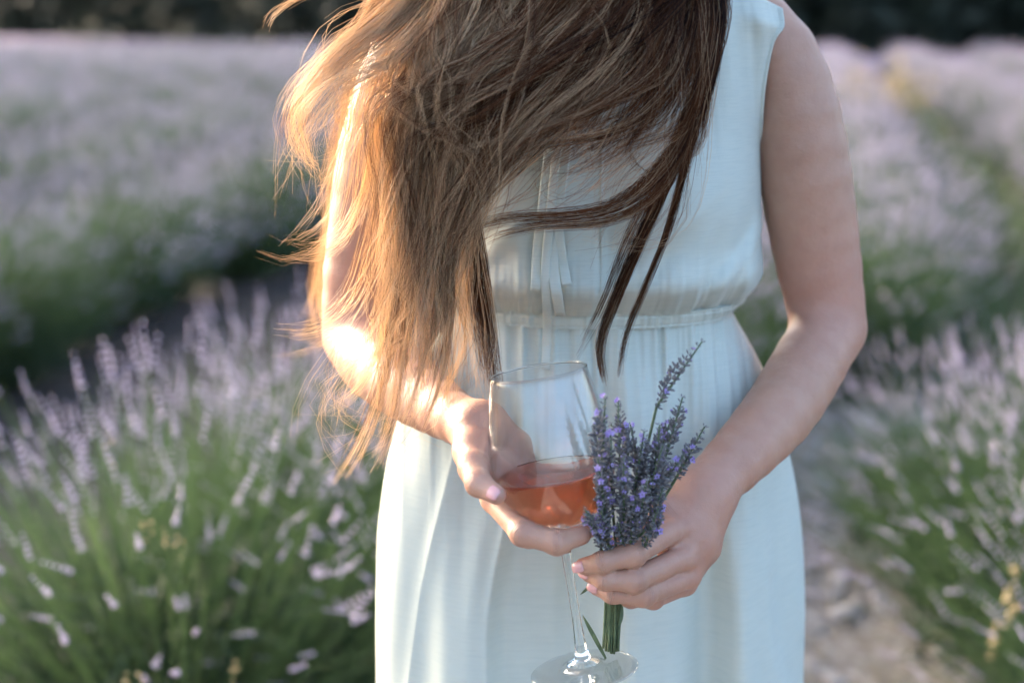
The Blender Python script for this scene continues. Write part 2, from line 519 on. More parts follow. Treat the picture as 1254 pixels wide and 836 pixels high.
rp = random.Random(8)
SP = 1.9
cand = []
for k in range(-14, 15):
    a0 = (k + .5)*SP
    if k == 0: a0 = .62
    if k <= -2: a0 -= .22
    if k > 0: a0 -= .95
    for j in range(0, 140):
        t = .55 + j*(.40 if k == -1 else .58) + rp.uniform(-.06, .06)
        a = a0 + rp.uniform(-.10, .10)
        if k == 0 and t > 2.7: a -= min(.40, (t - 2.7)*.32)
        if k == -1: a += .24 if j % 2 else -.06
        if k == -1 and t > 4: a += .12
        x, y = rowpos(a, t)
        dy = y - CAM_Y
        if dy < .5 or dy > (36 if x > 4 else 42) or abs(x) > dy*.40 + 1.0: continue
        cand.append((dy, x, y, k, t, a))
cand.sort()
ROWNAME = {-1: 'the lavender row right behind the woman, lower left', 0: 'the lavender row beyond the pale path on the right',
           -2: 'the second lavender row to the left, past the dark furrow', -3: 'the third lavender row to the left',
           1: 'the second lavender row to the right of the path', 2: 'the third lavender row to the right of the path'}
ORD = ['nearest', 'second nearest', 'third nearest', 'fourth nearest', 'fifth nearest', 'sixth nearest', 'seventh nearest', 'eighth nearest']
seen_in_row = {}
def bush_label(k):
    if k not in ROWNAME:
        sd = 'left' if k < 0 else 'right'
        return 'blurred far lavender bush beyond the third row to the %s' % sd, 'distant lavender rows to the %s' % sd
    n = seen_in_row.get(k, 0); seen_in_row[k] = n + 1
    if n < 8: return '%s bush of %s' % (ORD[n], ROWNAME[k]), 'bushes of ' + ROWNAME[k]
    return 'farther bush of %s' % ROWNAME[k], 'bushes of ' + ROWNAME[k]
far = []
count = 0
for dy, x, y, k, t, a in cand:
    if k == -1 and dy < 1.75 or k == 0 and dy < 1.7: continue
    if k == 0 and 3.95 < t < 4.7: continue
    if count < 290:
        # keep the bushes off the woman and out of the lens
        if dy < .95 or (abs(x - float(P(727, 200, 0)[0])) < .52 and abs(y - .03) < .50 if True else False): continue
        pr = (NEAR if dy < 6 else MID)[rp.randrange(4)]
        root = bpy.data.objects.new('lavender_bush', None); COL.objects.link(root)
        s = rp.uniform(.86, 1.10)
        root.location = (x, y, -.015); root.rotation_euler = (rp.uniform(-.05, .05), rp.uniform(-.05, .05), rp.uniform(0, 6.28)); root.scale = (s, s, s*rp.uniform(.92, 1.08)*(.90 if k == -1 else .9 if k == 0 and t < 4 else 1.06 if k == -2 else 1.0))
        for nm, me in zip(('stems', 'leaves', 'flower_spikes'), pr):
            c = bpy.data.objects.new(nm, me); c.parent = root; COL.objects.link(c); c['kind'] = 'stuff'
        lab, grp = bush_label(k)
        tag(root, lab, 'lavender', grp); count += 1
    else:
        far.append((x, y, dy))
# the rest of the field, too far to count: every bush small and simple, one mass
def far_field():
    protos = []
    for i in range(5):
        st, lf, fl = lavender_meshes(300 + i, 100, 1, 4, 60, fat=4.2, kmin=1.0)
        protos.append((st, lf, fl))
    out = [[[], [], 0] for _ in range(3)]
    for x, y, d in far:
        pr = protos[rp.randrange(5)]; g = rp.uniform(0, 6.28); s = rp.uniform(.9, 1.12); c_, s_ = math.cos(g)*s, math.sin(g)*s
        for q in range(3):
            v, f = pr[q]
            w = np.stack([v[:, 0]*c_ - v[:, 1]*s_ + x, v[:, 0]*s_ + v[:, 1]*c_ + y, v[:, 2]*s - .01], 1)
            out[q][0].append(w); out[q][1].append(f + out[q][2]); out[q][2] += len(w)
    root = bpy.data.objects.new('lavender_field', None); COL.objects.link(root)
    tag(root, 'far lavender rows blurring into a lilac band below the trees', 'lavender field', None, 'stuff')
    for (vs, fs, _), nm, m in zip(out, ('stems', 'leaves', 'flower_spikes'), ('lav_stem', 'lav_leaf', 'lav_flower')):
        c = mesh_obj(nm, np.concatenate(vs), np.concatenate(fs), M[m], root, False); c['kind'] = 'stuff'
far_field()

# pale stubble strip and dark wood at the end of the field
def wood_line(x): return 39 + np.maximum(0, 8 - x)*1.25
def stubble(n):
    x = rs.uniform(-42, 26, n); y0 = np.where(x > 4, 36.0, 41.5); y = y0 + np.maximum(wood_line(x) - y0, 1)*rs.rand(n)
    p0 = np.stack([x, y, np.zeros(n)], 1); h = rs.uniform(.10, .35, n); g = rs.uniform(0, 6.28, n)
    d = np.stack([.1*np.cos(g), .1*np.sin(g), h], 1); wd = np.stack([np.cos(g), np.sin(g), np.zeros(n)], 1)
    return ribbons(p0, p0 + d*.5, p0 + d, rs.uniform(.05, .12, n), wd)
o = mesh_obj('stubble', *stubble(16000), M['lav_flower']); tag(o, 'pale meadow strip before the wood', None, None, 'stuff')
def verge(n):
    x = rs.uniform(-22, 3, n); y = 42 + rs.rand(n)*1.2
    p0 = np.stack([x, y, np.zeros(n)], 1); h = rs.uniform(.3, .72, n); g = rs.uniform(0, 6.28, n)
    d = np.stack([.15*np.cos(g), .15*np.sin(g), h], 1); wd = np.stack([np.cos(g), np.sin(g), np.zeros(n)], 1)
    return ribbons(p0, p0 + d*.5, p0 + d, rs.uniform(.03, .07, n), wd)
o = mesh_obj('grass', *verge(3500), M['lav_leaf']); tag(o, 'dark green grass verge at the end of the lavender', None, None, 'stuff')
def wood():
    vs, fs, n = [], [], 0
    tv, tf, tn = [], [], 0
    for i in range(120):
        x = -52 + (i % 60)*1.4 + rs.uniform(-.5, .5); y = float(wood_line(x)) + (2 if i < 60 else 6) + rs.uniform(-1, 2)
        H = rs.uniform(9, 15); W = rs.uniform(2.0, 3.4)
        m = 900
        q = rs.normal(size=(m, 3)); q /= np.linalg.norm(q, axis=1)[:, None]
        q *= (.55 + .5*rs.rand(m)**.5)[:, None]*np.array([W, W, H*.5])
        c = q + [x, y, H*.5 + .1]
        c[:, 2] = np.abs(c[:, 2])
        low = np.arange(m) < 520; c[low, 2] = rs.uniform(0, 3.2, low.sum()); c[low, 0] = x + rs.normal(0, 1.1, low.sum()); c[low, 1] = y + rs.normal(0, .9, low.sum())
        c += .5*np.stack([noise1(c[:, 2]*1.3 + i, 5), noise1(c[:, 2]*1.1 + i*3, 6), noise1(c[:, 0]*1.7, 7)], 1)
        e1 = rs.normal(size=(m, 3)); e1 /= np.linalg.norm(e1, axis=1)[:, None]; e2 = np.cross(e1, rs.normal(size=(m, 3))); e2 /= np.linalg.norm(e2, axis=1)[:, None]
        s = rs.uniform(.18, .48, m)[:, None]
        V = np.stack([c - e1*s, c - e2*s*.6, c + e1*s, c + e2*s*.6], 1)
        vs.append(V.reshape(-1, 3)); fs.append(np.arange(m*4).reshape(m, 4) + n); n += m*4
        k = 7; ring = np.array([[math.cos(2*math.pi*j/k), math.sin(2*math.pi*j/k), 0] for j in range(k)])
        st = [np.array([x, y, 0]) + ring*.26, np.array([x + .1, y, H*.4]) + ring*.18, np.array([x, y + .1, H*.85]) + ring*.05]
        tv.append(np.concatenate(st)); tf += [[tn + a*k + j, tn + a*k + (j + 1) % k, tn + (a + 1)*k + (j + 1) % k, tn + (a + 1)*k + j] for a in range(2) for j in range(k)]; tn += 3*k
    root = bpy.data.objects.new('woods', None); COL.objects.link(root)
    tag(root, 'dark green wood closing off the end of the field', 'wood', None, 'stuff')
    a = mesh_obj('foliage', np.concatenate(vs), np.concatenate(fs), M['wood_leaf'], root, False); a['kind'] = 'stuff'
    b = mesh_obj('trunks', np.concatenate(tv), np.array(tf), M['bark'], root); b['kind'] = 'stuff'
wood()

# yellow flowers beyond the rows on the right and ochre stalks in the near lavender
def yellow_clump(x, y, n, rad, h, name, label, grp, s=.02):
    root = bpy.data.objects.new(name, None); COL.objects.link(root); root.location = (x, y, -.01)
    g = rs.uniform(0, 6.28, n); q = rad*np.sqrt(rs.rand(n)); hh = h*rs.uniform(.6, 1.1, n)
    p0 = np.stack([q*.5*np.cos(g), q*.5*np.sin(g), np.zeros(n)], 1); p2 = np.stack([q*np.cos(g), q*np.sin(g), hh], 1)
    wd = np.stack([-np.sin(g), np.cos(g), np.zeros(n)], 1)
    mesh_obj('stems', *ribbons(p0, (p0 + p2)/2 + [0, 0, .03*h], p2, np.full(n, s*.12), wd), M['lav_stem'], root)['kind'] = 'stuff'
    vs, fs = [], []
    m = 0
    for i in range(n):
        for j in range(5):
            v = IV*s*rs.uniform(.35, .7)*np.array([1, 1, .8]) + p2[i] + rs.normal(size=3)*np.array([s*.8, s*.8, s*2.0]) - [0, 0, j*s*.9]
            vs.append(v); fs.append(IF + m); m += len(IV)
    mesh_obj('blossoms', np.concatenate(vs), np.concatenate(fs), M['yellow'], root)['kind'] = 'stuff'
    tag(root, label, 'wildflowers', grp)
def ground_at(px, py):
    d = FWD + np.array([1, 0, 0])*((px - 627)/FPX) + UPV*((418 - py)/FPX)
    t = -CAMP[2]/d[2]; return CAMP + d*t
q = P(1062, 100, 13.0); yellow_clump(q[0], 13.0, 26, .34, .76, 'yellow_wildflowers', 'broad blurred yellow flower patch just past the woman\'s shoulder', None, .05)
q = P(1118, 108, 14.0); yellow_clump(q[0], 14.0, 14, .20, .74, 'yellow_wildflowers', 'smaller blurred yellow flower patch farther from the woman\'s shoulder', None, .05)
q = P(1222, 790, .95); yellow_clump(q[0], .95, 4, .03, q[2] + .08, 'ochre_wildflower', 'ochre yellow flower stalk in the bottom right corner by the path', None, .011)
q = P(205, 620, .55); yellow_clump(q[0], .55, 7, .10, q[2] + .05, 'ochre_wildflower', 'thin ochre stalks among the near lavender on the left', None, .0048)
# ------------------------------------------------------------------ the woman: body grown as one smooth surface
def sd_cap(p, a, b, ra, rb):
    ab = b - a; L2 = float(ab @ ab) + 1e-12
    t = np.clip((p - a) @ ab / L2, 0, 1)
    d = p - a - t[:, None]*ab
    return np.sqrt((d*d).sum(1)) - (ra + (rb - ra)*t)

def smin(a, b, k):
    h = np.maximum(k - np.abs(a - b), 0)/k
    return np.minimum(a, b) - h*h*k*0.25

def chain(p, pts, k=0.004):
    """pts: list of (vec, radius)"""
    d = None
    for (a, ra), (b, rb) in zip(pts[:-1], pts[1:]):
        c = sd_cap(p, a, b, ra, rb)
        d = c if d is None else smin(d, c, k)
    return d

def sd_ell(p, c, r, R=None):
    q = p - c
    if R is not None: q = q @ R
    r = np.array(r)
    k0 = np.sqrt(((q/r)**2).sum(1)); k1 = np.sqrt(((q/(r*r))**2).sum(1)) + 1e-9
    return k0*(k0 - 1)/k1

def surface_nets(fn, lo, hi, h):
    lo = np.array(lo, float); n = np.ceil((np.array(hi) - lo)/h).astype(int) + 1
    B = 20
    vol = np.empty(n, np.float32)
    for i in range(0, n[0], B):
        for j in range(0, n[1], B):
            for k in range(0, n[2], B):
                e = np.minimum([i + B, j + B, k + B], n)
                c = lo + h*(np.array([i, j, k]) + e - 1)/2
                dc = float(fn(c[None])[0]); rad = h*np.linalg.norm(e - np.array([i, j, k]))/2
                if abs(dc) > rad*1.35 + 0.006:
                    vol[i:e[0], j:e[1], k:e[2]] = dc; continue
                g = np.stack(np.meshgrid(*(lo[a] + h*np.arange(s, t) for a, s, t in zip(range(3), (i, j, k), e)), indexing='ij'), -1)
                vol[i:e[0], j:e[1], k:e[2]] = fn(g.reshape(-1, 3)).reshape(g.shape[:3])
    ins = vol < 0
    cs = np.zeros(n - 1, np.int8)
    offs = [(a, b, c) for a in (0, 1) for b in (0, 1) for c in (0, 1)]
    for a, b, c in offs:
        cs += ins[a:n[0]-1+a, b:n[1]-1+b, c:n[2]-1+c]
    act = np.argwhere((cs > 0) & (cs < 8))
    idx = np.full(n - 1, -1, np.int32)
    idx[act[:, 0], act[:, 1], act[:, 2]] = np.arange(len(act))
    acc = np.zeros((len(act), 3)); cnt = np.zeros(len(act))
    for o1 in offs:
        for ax in range(3):
            if o1[ax]: continue
            o2 = list(o1); o2[ax] = 1
            v1 = vol[act[:, 0]+o1[0], act[:, 1]+o1[1], act[:, 2]+o1[2]]; v2 = vol[act[:, 0]+o2[0], act[:, 1]+o2[1], act[:, 2]+o2[2]]
            m = (v1 < 0) != (v2 < 0)
            t = np.where(m, v1/np.where(v1 == v2, 1, v1 - v2), 0)
            pt = np.array(o1, float)[None].repeat(len(act), 0); pt[:, ax] = t
            acc[m] += pt[m]; cnt[m] += 1
    V = lo + h*(act + acc/cnt[:, None])
    F = []
    for ax in range(3):
        u, w = (ax + 1) % 3, (ax + 2) % 3
        sl1 = [slice(0, n[a]) for a in range(3)]; sl2 = list(sl1)
        sl1[ax] = slice(0, n[ax]-1); sl2[ax] = slice(1, n[ax])
        x = np.argwhere(ins[tuple(sl1)] != ins[tuple(sl2)])
        x = x[(x[:, u] > 0) & (x[:, w] > 0) & (x[:, u] < n[u]-1) & (x[:, w] < n[w]-1)]
        if not len(x): continue
        flip = ins[x[:, 0], x[:, 1], x[:, 2]]
        q = []
        for du, dw in ((0, 0), (1, 0), (1, 1), (0, 1)):
            y = x.copy(); y[:, u] -= du; y[:, w] -= dw
            q.append(idx[y[:, 0], y[:, 1], y[:, 2]])
        q = np.stack(q, 1); q[~flip] = q[~flip][:, ::-1]
        F.append(q)
    F = np.concatenate(F)
    F = F[(F >= 0).all(1)]
    return V, F

def J(px, py, Y, rpx):
    return (P(px, py, Y), rpx*S(px, py, Y))

# joints measured in the photograph (pixel, pixel, depth, radius in pixels)
ARM_A = [J(925, 40, .02, 50), J(958, 78, .015, 47), J(974, 130, .01, 50), J(984, 200, .01, 54), J(997, 290, .015, 52), J(1009, 360, .015, 47), J(1016, 402, .01, 42)]
FORE_A = [J(1016, 402, .01, 41), J(998, 433, -.02, 43), J(955, 503, -.075, 43), J(912, 552, -.115, 38), J(872, 592, -.15, 33), J(858, 606, -.165, 33)]
ARM_B = [J(530, 40, .03, 50), J(496, 78, .03, 47), J(481, 130, .03, 50), J(469, 200, .03, 55), J(458, 290, .035, 55), J(447, 360, .04, 51), J(443, 410, .04, 45)]
FORE_B = [J(443, 410, .04, 45), J(455, 432, .005, 46), J(490, 466, -.06, 43), J(530, 494, -.11, 36), J(566, 516, -.155, 29), J(582, 524, -.17, 28)]

# the hand that closes round the flowers: knuckle, middle joint, end joint, tip
FING_A = dict(
    index=[J(818, 652, -.210, 15), J(776, 678, -.258, 15.0), J(738, 688, -.264, 12.5), J(714, 693, -.256, 10.5)],
    middle=[J(836, 682, -.208, 15), J(776, 710, -.258, 15), J(741, 709, -.260, 12.5), J(722, 702, -.250, 11)],
    ring=[J(842, 706, -.200, 14), J(788, 728, -.247, 14), J(750, 726, -.250, 11.5), J(731, 719, -.243, 10)],
    little=[J(838, 716, -.182, 12.5), J(800, 733, -.222, 11.5), J(772, 733, -.230, 10), J(756, 727, -.228, 9)])
THUMB_A = [J(842, 615, -.165, 19), J(812, 628, -.185, 18), J(782, 650, -.190, 14), J(756, 668, -.196, 12)]
PALM_A = [[J(860, 606, -.166, 30), J(838, 640, -.19, 20), J(818, 652, -.205, 15)],
          [J(862, 610, -.166, 30), J(848, 655, -.19, 21), J(836, 682, -.204, 16)],
          [J(866, 614, -.166, 29), J(858, 665, -.188, 20), J(843, 704, -.198, 15)],
          [J(868, 616, -.160, 28), J(862, 670, -.178, 19), J(840, 712, -.182, 14)],
          [J(842, 620, -.170, 20), J(822, 650, -.186, 18), J(822, 690, -.186, 17)]]

# the hand that cups the bowl of the glass
FING_B = dict(
    index=[J(606, 612, -.222, 16), J(641, 652, -.262, 16), J(682, 664, -.272, 14.5), J(712, 655, -.266, 12)],
    middle=[J(618, 608, -.196, 16), J(648, 654, -.226, 15.5), J(690, 660, -.220, 13.5), J(722, 646, -.216, 12)],
    ring=[J(632, 596, -.180, 15), J(662, 644, -.186, 15), J(704, 650, -.180, 13), J(732, 634, -.182, 11.5)],
    little=[J(640, 574, -.170, 14), J(672, 622, -.168, 13), J(706, 632, -.166, 11.5), J(726, 622, -.166, 10)])
THUMB_B = [J(582, 545, -.195, 19), J(580, 572, -.235, 18.5), J(586, 592, -.262, 15.5), J(608, 606, -.276, 12)]
PALM_B = [[J(584, 525, -.172, 27), J(590, 570, -.196, 23), J(606, 610, -.218, 16)],
          [J(588, 524, -.172, 27), J(604, 565, -.182, 23), J(620, 604, -.194, 17)],
          [J(592, 522, -.170, 26), J(618, 556, -.168, 21), J(634, 594, -.178, 16)],
          [J(598, 520, -.168, 24), J(632, 545, -.160, 18), J(643, 572, -.168, 15)],
          [J(580, 530, -.180, 24), J(578, 552, -.205, 22), J(588, 585, -.228, 18)]]

def hand_sdf(p, palm, fingers, thumb):
    d = None
    for ch in palm:
        c = chain(p, ch, .006); d = c if d is None else smin(d, c, .010)
    # tendons and knuckles standing out a little on the back of the hand
    for ch in palm[:4]:
        a, b = ch[1], ch[2]
        d = smin(d, sd_cap(p, a[0] + np.array([.001, -(a[1] - .0008), .001]), b[0] + np.array([0, -(b[1]*.55), .001]), .0022, .0040), .006)
    f = None
    for ch in fingers.values():
        c = chain(p, ch, .0035)
        # soft bulge at each joint
        for (v, r) in ch[1:3]:
            c = smin(c, np.sqrt(((p - v)**2).sum(1)) - r*1.02, .004)
        f = c if f is None else smin(f, c, .0016)
    d = smin(d, f, .007)
    return smin(d, chain(p, thumb, .005), .009)

def resample(pts, n):
    """smooth curve through the joints so the limb has no lumps"""
    V = np.array([np.append(v, r) for v, r in pts])
    t = np.append(0, np.cumsum(np.linalg.norm(np.diff(V[:, :3], axis=0), axis=1)))
    fs = [table(t, V[:, k]) for k in range(4)]
    return [(np.array([f(x) for f in fs[:3]]), float(fs[3](x))) for x in np.linspace(0, t[-1], n)]

def arm_fn(arm, fore, palm, fingers, thumb, side):
    el = fore[0][0]
    arm = resample(arm, 11); fore = resample(fore, 11)
    def fn(p):
        d = chain(p, arm, .006)
        f = chain(p, fore, .006)
        d = smin(d, f, .012)
        # elbow point
        d = smin(d, sd_cap(p, el + np.array([side*.004, .022, -.010]), el + np.array([side*.002, .018, -.006]), .020, .020), .02)
        near = p[:, 1] < -0.10
        out = d.copy()
        if near.any():
            q = p[near]
            out[near] = smin(d[near], hand_sdf(q, palm, fingers, thumb), .012)
        return out
    return fn

def bounds(*lists):
    a = np.array([v for l in lists for v, r in l]); r = np.array([r for l in lists for v, r in l])
    return (a - r[:, None]).min(0) - .012, (a + r[:, None]).max(0) + .012

CX = float(P(727, 200, 0)[0])
Z_SH = zpy(20); Z_W = zpy(376); Z_HIP = zpy(640)
def torso_fn(p):
    c = lambda x, y, z: np.array([x, y, z])
    d = sd_ell(p, c(CX, .035, zpy(150)), (.142, .082, .19))
    d = smin(d, sd_ell(p, c(CX, .04, Z_W), (.108, .075, .15)), .06)
    d = smin(d, sd_ell(p, c(CX, .045, zpy(600)), (.150, .095, .17)), .06)
    d = smin(d, sd_cap(p, c(CX - .15, .03, zpy(50)), c(CX + .15, .03, zpy(50)), .042, .042), .05)
    hx, hy, hz = float(P(690, 0, 0)[0]), -.01, zpy(-20) + .02
    d = smin(d, sd_cap(p, c(CX - .01, .045, zpy(30)), c(hx, .0, hz + .11), .052, .047), .04)
    # head, bowed a little forward
    d = smin(d, sd_ell(p, c(hx, -.012, hz + .215), (.072, .092, .105)), .03)
    d = smin(d, sd_ell(p, c(hx, -.055, hz + .155), (.050, .052, .060)), .03)
    d = smin(d, sd_cap(p, c(hx, -.100, hz + .21), c(hx, -.117, hz + .175), .007, .011), .012)
    d = smin(d, sd_cap(p, c(hx - .016, -.106, hz + .138), c(hx + .016, -.106, hz + .138), .006, .006), .008)
    for s in (-1, 1):
        d = smin(d, sd_ell(p, c(hx + s*.073, .0, hz + .195), (.008, .018, .030)), .006)
        d = smin(d, sd_ell(p, c(CX + s*.072, -.035, zpy(255)), (.052, .052, .055)), .03)
        x0 = CX + s*.075
        d = smin(d, sd_cap(p, c(x0, .045, zpy(640)), c(CX + s*.07, .04, .48), .085, .055), .05)
        d = smin(d, sd_cap(p, c(CX + s*.07, .04, .48), c(CX + s*.07, .06, .11), .055, .034), .03)
        d = smin(d, sd_cap(p, c(CX + s*.07, .075, .045), c(CX + s*.085, -.11, .03), .036, .024), .03)
    return d

fa = arm_fn(ARM_A, FORE_A, PALM_A, FING_A, THUMB_A, 1)
fb = arm_fn(ARM_B, FORE_B, PALM_B, FING_B, THUMB_B, -1)
la, ha = bounds(ARM_A, FORE_A, *FING_A.values(), THUMB_A, *PALM_A)
lb, hb = bounds(ARM_B, FORE_B, *FING_B.values(), THUMB_B, *PALM_B)
VA, FA = surface_nets(fa, la, ha, .0019)
VB, FB = surface_nets(fb, lb, hb, .0019)
VT, FT = surface_nets(torso_fn, (CX - .25, -.2, -.01), (CX + .25, .2, 1.75), .007)
bv = np.concatenate([VA, VB, VT]); bf = np.concatenate([FA, FB + len(VA), FT + len(VA) + len(VB)])
person = mesh_obj('person', bv, bf, M['skin'])
# redder skin at knuckles, fingertips, elbows
bl = np.zeros(len(bv))
for ch in list(FING_A.values()) + list(FING_B.values()) + [THUMB_A, THUMB_B]:
    for i, (v, r) in enumerate(ch):
        w = (.30, .26, .16, .50)[i]
        d = np.sqrt(((bv - v)**2).sum(1)); bl = np.maximum(bl, w*np.exp(-(d/(r*1.15))**2))
for v in (ARM_A[5][0], ARM_B[5][0]):
    d = np.sqrt(((bv - v)**2).sum(1)); bl = np.maximum(bl, .40*np.exp(-(d/.075)**2))
bl = np.maximum(bl, .22*np.exp(-(np.minimum(np.abs(bv[:, 1] + .2), 9)/.06)**2))
vcol(person, 'blush', bl)
ja = np.full(len(bv), 50.0); jw = np.zeros(len(bv)); best = np.full(len(bv), 9.0)
for ch in list(FING_A.values()) + list(FING_B.values()) + [THUMB_A, THUMB_B]:
    for i in (1, 2):
        v, r = ch[i]; ax = ch[i + 1][0] - ch[i - 1][0]; ax = ax/np.linalg.norm(ax)
        d = np.sqrt(((bv - v)**2).sum(1))/r
        m = d < best
        best[m] = d[m]; ja[m] = ((bv[m] - v) @ ax)*1000; jw[m] = np.exp(-((d[m] - .95)/.55)**2*(d[m] > .95))*(.9 if i == 1 else .6)
vcol(person, 'ja', ja); vcol(person, 'jw', jw)
vg = person.vertex_groups.new(name='arms')
vg.add([int(i) for i in np.nonzero(bv[:, 1] > -.125)[0]], 1.0, 'REPLACE')
md = person.modifiers.new('relax', 'SMOOTH'); md.factor = .5; md.iterations = 24; md.vertex_group = 'arms'
tag(person, 'woman with long windblown brown hair in a pale mint dress, holding glass and lavender', 'person')

# fingernails
def nail(tip, prev, face, w, l, back=.6, lift=.92):
    (t, r), (q, _) = tip, prev
    ax = (t - q); ax /= np.linalg.norm(ax)
    face = np.array(face, float); face -= ax*(face @ ax); face /= np.linalg.norm(face)
    sd = np.cross(ax, face)
    vs, fs = [], []
    NU, NV = 8, 8
    for i in range(NU + 1):
        for j in range(NV + 1):
            u = i/NU*2 - 1; v = j/NV
            ww = w*(1 - .35*abs(2*v - 1)**4)
            ang = u*ww/r
            c = t + ax*(l*(v - back)) 
            rr = r*(lift + .09) - r*.30*max(0, v - .45)**2*2
            vs.append(c + face*math.cos(ang)*rr + sd*math.sin(ang)*rr)
    for i in range(NU):
        for j in range(NV):
            a = i*(NV + 1) + j; fs.append([a, a + 1, a + NV + 2, a + NV + 1])
    o = mesh_obj('fingernail', vs, fs, M['nail'], person)
    md = o.modifiers.new('thick', 'SOLIDIFY'); md.thickness = .0006; md.offset = 0
    return o
nail(FING_A['index'][3], FING_A['index'][2], (-.35, -.75, .25), .0048, .0105, .35)
nail(FING_A['ring'][3], FING_A['ring'][2], (-.5, -.7, .2), .0042, .0095, .35)
nail(FING_A['middle'][3], FING_A['middle'][2], (-.5, -.6, .2), .0045, .010, .35)
nail(THUMB_B[3], THUMB_B[2], (-.05, -.9, .35), .0058, .012, .5)
# ------------------------------------------------------------------ the dress
def rowtab(rows, Y=0.0):
    z = [zpy(r[0], Y) for r in rows]
    return [table(z, [float(P(r[k], r[0], Y)[0]) for r in rows]) for k in (1, 2)]
# silhouette of the skirt and bodice: photo row, left edge, right edge
SIL = [(-60, 466, 988), (0, 470, 984), (60, 492, 962), (120, 508, 946), (170, 518, 937), (215, 520, 934), (260, 520, 934), (320, 524, 933), (350, 530, 927),
       (370, 543, 915), (383, 553, 901), (395, 550, 906), (420, 535, 920), (460, 512, 941), (510, 490, 957), (560, 476, 971),
       (640, 465, 985), (720, 462, 991), (836, 462, 991)]
XL, XR = rowtab(SIL)
Z_BAND_T, Z_BAND_B = zpy(369), zpy(384)
zt = zpy(836)
def side_x(z):
    zz = np.maximum(z, zt)
    f = np.maximum(0, zt - z)
    return XL(zz) - .05*f - .02*np.sin(f*4)*0, XR(zz) + .06*f
DEP = table([0.30, .55, zpy(720), zpy(600), zpy(500), zpy(430), zpy(383), zpy(330), zpy(260), zpy(180), zpy(100), zpy(40), zpy(-10), zpy(-45)],
            [.150, .140, .134, .128, .118, .106, .094, .112, .118, .116, .114, .110, .102, .084])
DEPB = table([0.30, .55, zpy(640), zpy(500), zpy(383), zpy(260), zpy(100), zpy(0), zpy(-45)],
             [.150, .140, .140, .125, .090, .105, .105, .075, .020])
THM = table([zpy(260), zpy(215), zpy(170), zpy(120), zpy(60), zpy(0), zpy(-45)],
            np.radians([90, 88.0, 76, 66.5, 62, 60, 59]))
YC = .035      # centre plane of the torso

def torso_surface(th, z, back):
    xl, xr = side_x(z)
    a = (xr - xl)/2; cx = (xr + xl)/2
    c = np.cos(th); s = np.sin(th)
    n = 0.86
    x = cx + a*np.sign(s)*np.abs(s)**n
    b = (DEPB(z) if back else DEP(z))
    y = YC + (b if back else -b)*np.abs(c)**n
    return x, y

FOLD = np.random.RandomState(5)
def front_relief(th, x, z):
    """depth of folds, outward positive"""
    h = np.zeros_like(x)
    ab = z - Z_BAND_T                       # above the band
    up = ab > 0
    # bust
    for s, px in ((-1, 618), (1, 842)):
        bx = float(P(px, 250, -.1)[0])
        h += up*.035*np.exp(-((x - bx)/.062)**2 - ((z - zpy(252, -.1))/.070)**2)
    # blouson overhang just above the band
    h += up*(.023*np.exp(-((ab - .030)/.022)**2) - .004*np.exp(-(ab/.008)**2))
    # gathers
    wob = noise2(x*18, z*9, 3)
    g = noise1(x*150 + wob*.9, 11)*.6 + noise1(x*260 + wob, 12)*.4
    h += up*.0042*g*np.exp(-(np.abs(ab)/.040)**1.3)
    fan = x - (x - CX)*.35*np.clip(ab/.2, 0, 1)
    f2 = noise1(fan*62 + wob*1.2, 13)
    h += up*.0070*f2*np.exp(-((ab - .03)/.055)**2)
    # bodice: soft vertical drapes from the shoulder gathers
    sh = sstep(zpy(230), zpy(20), z)
    h += up*sh*(.0100*noise1(x*46 + noise2(x*9, z*5, 8)*1.2 + (z - Z_W)*5, 21) + .0040*noise1(x*95 + z*9, 22))
    h += up*.0055*noise2(x*16 + z*5, z*9 - x*6, 31)*np.clip(ab/.05, 0, 1)
    # diagonal pulls under the arm side of the bust
    dg = (x - CX)*.75 - ab*.75
    h += up*.0045*noise1(dg*70, 33)*np.exp(-((ab - .05)/.05)**2)
    # centre placket seam
    # skirt
    bl = Z_BAND_B - z
    lo = bl > 0
    h += lo*.0046*(noise1(x*210, 41) + .7*noise1(x*120, 42))*np.exp(-(np.abs(bl)/.085)**1.2)
    spread = 1/(1 + 1.1*np.clip(bl, 0, .6))
    xs = (x - CX)*spread + noise2(x*5, z*4, 44)*.006
    q = noise1(xs*40 + noise2(x*11, z*5, 48)*.7, 45)*(.55 + .45*noise1(xs*17 + 3, 49)); r = noise1(xs*26 + 7, 46); w = noise1(xs*120, 47)
    amp = sstep(0, .10, bl)
    ridge = lambda v: 1 - np.abs(v)*1.7
    h += lo*amp*(.0165*ridge(q) + .0125*r*sstep(.05, .35, bl) + .0030*w*np.exp(-(bl/.16)**2))
    # broad drape from hip to hem
    for px, sg in ((545, 1), (612, -1), (910, 1), (868, -1), (780, .5)):
        bx = float(P(px, 700, -.1)[0]); 
        lean = (bx - CX)*.25*np.clip((zpy(700) - z), -.4, .4)
        h += lo*sstep(.08, .30, bl)*sg*.012*np.exp(-((x - bx - lean)/.015)**2)
    h += lo*.012*np.exp(-((bl - .05)/.05)**2)*0
    return h

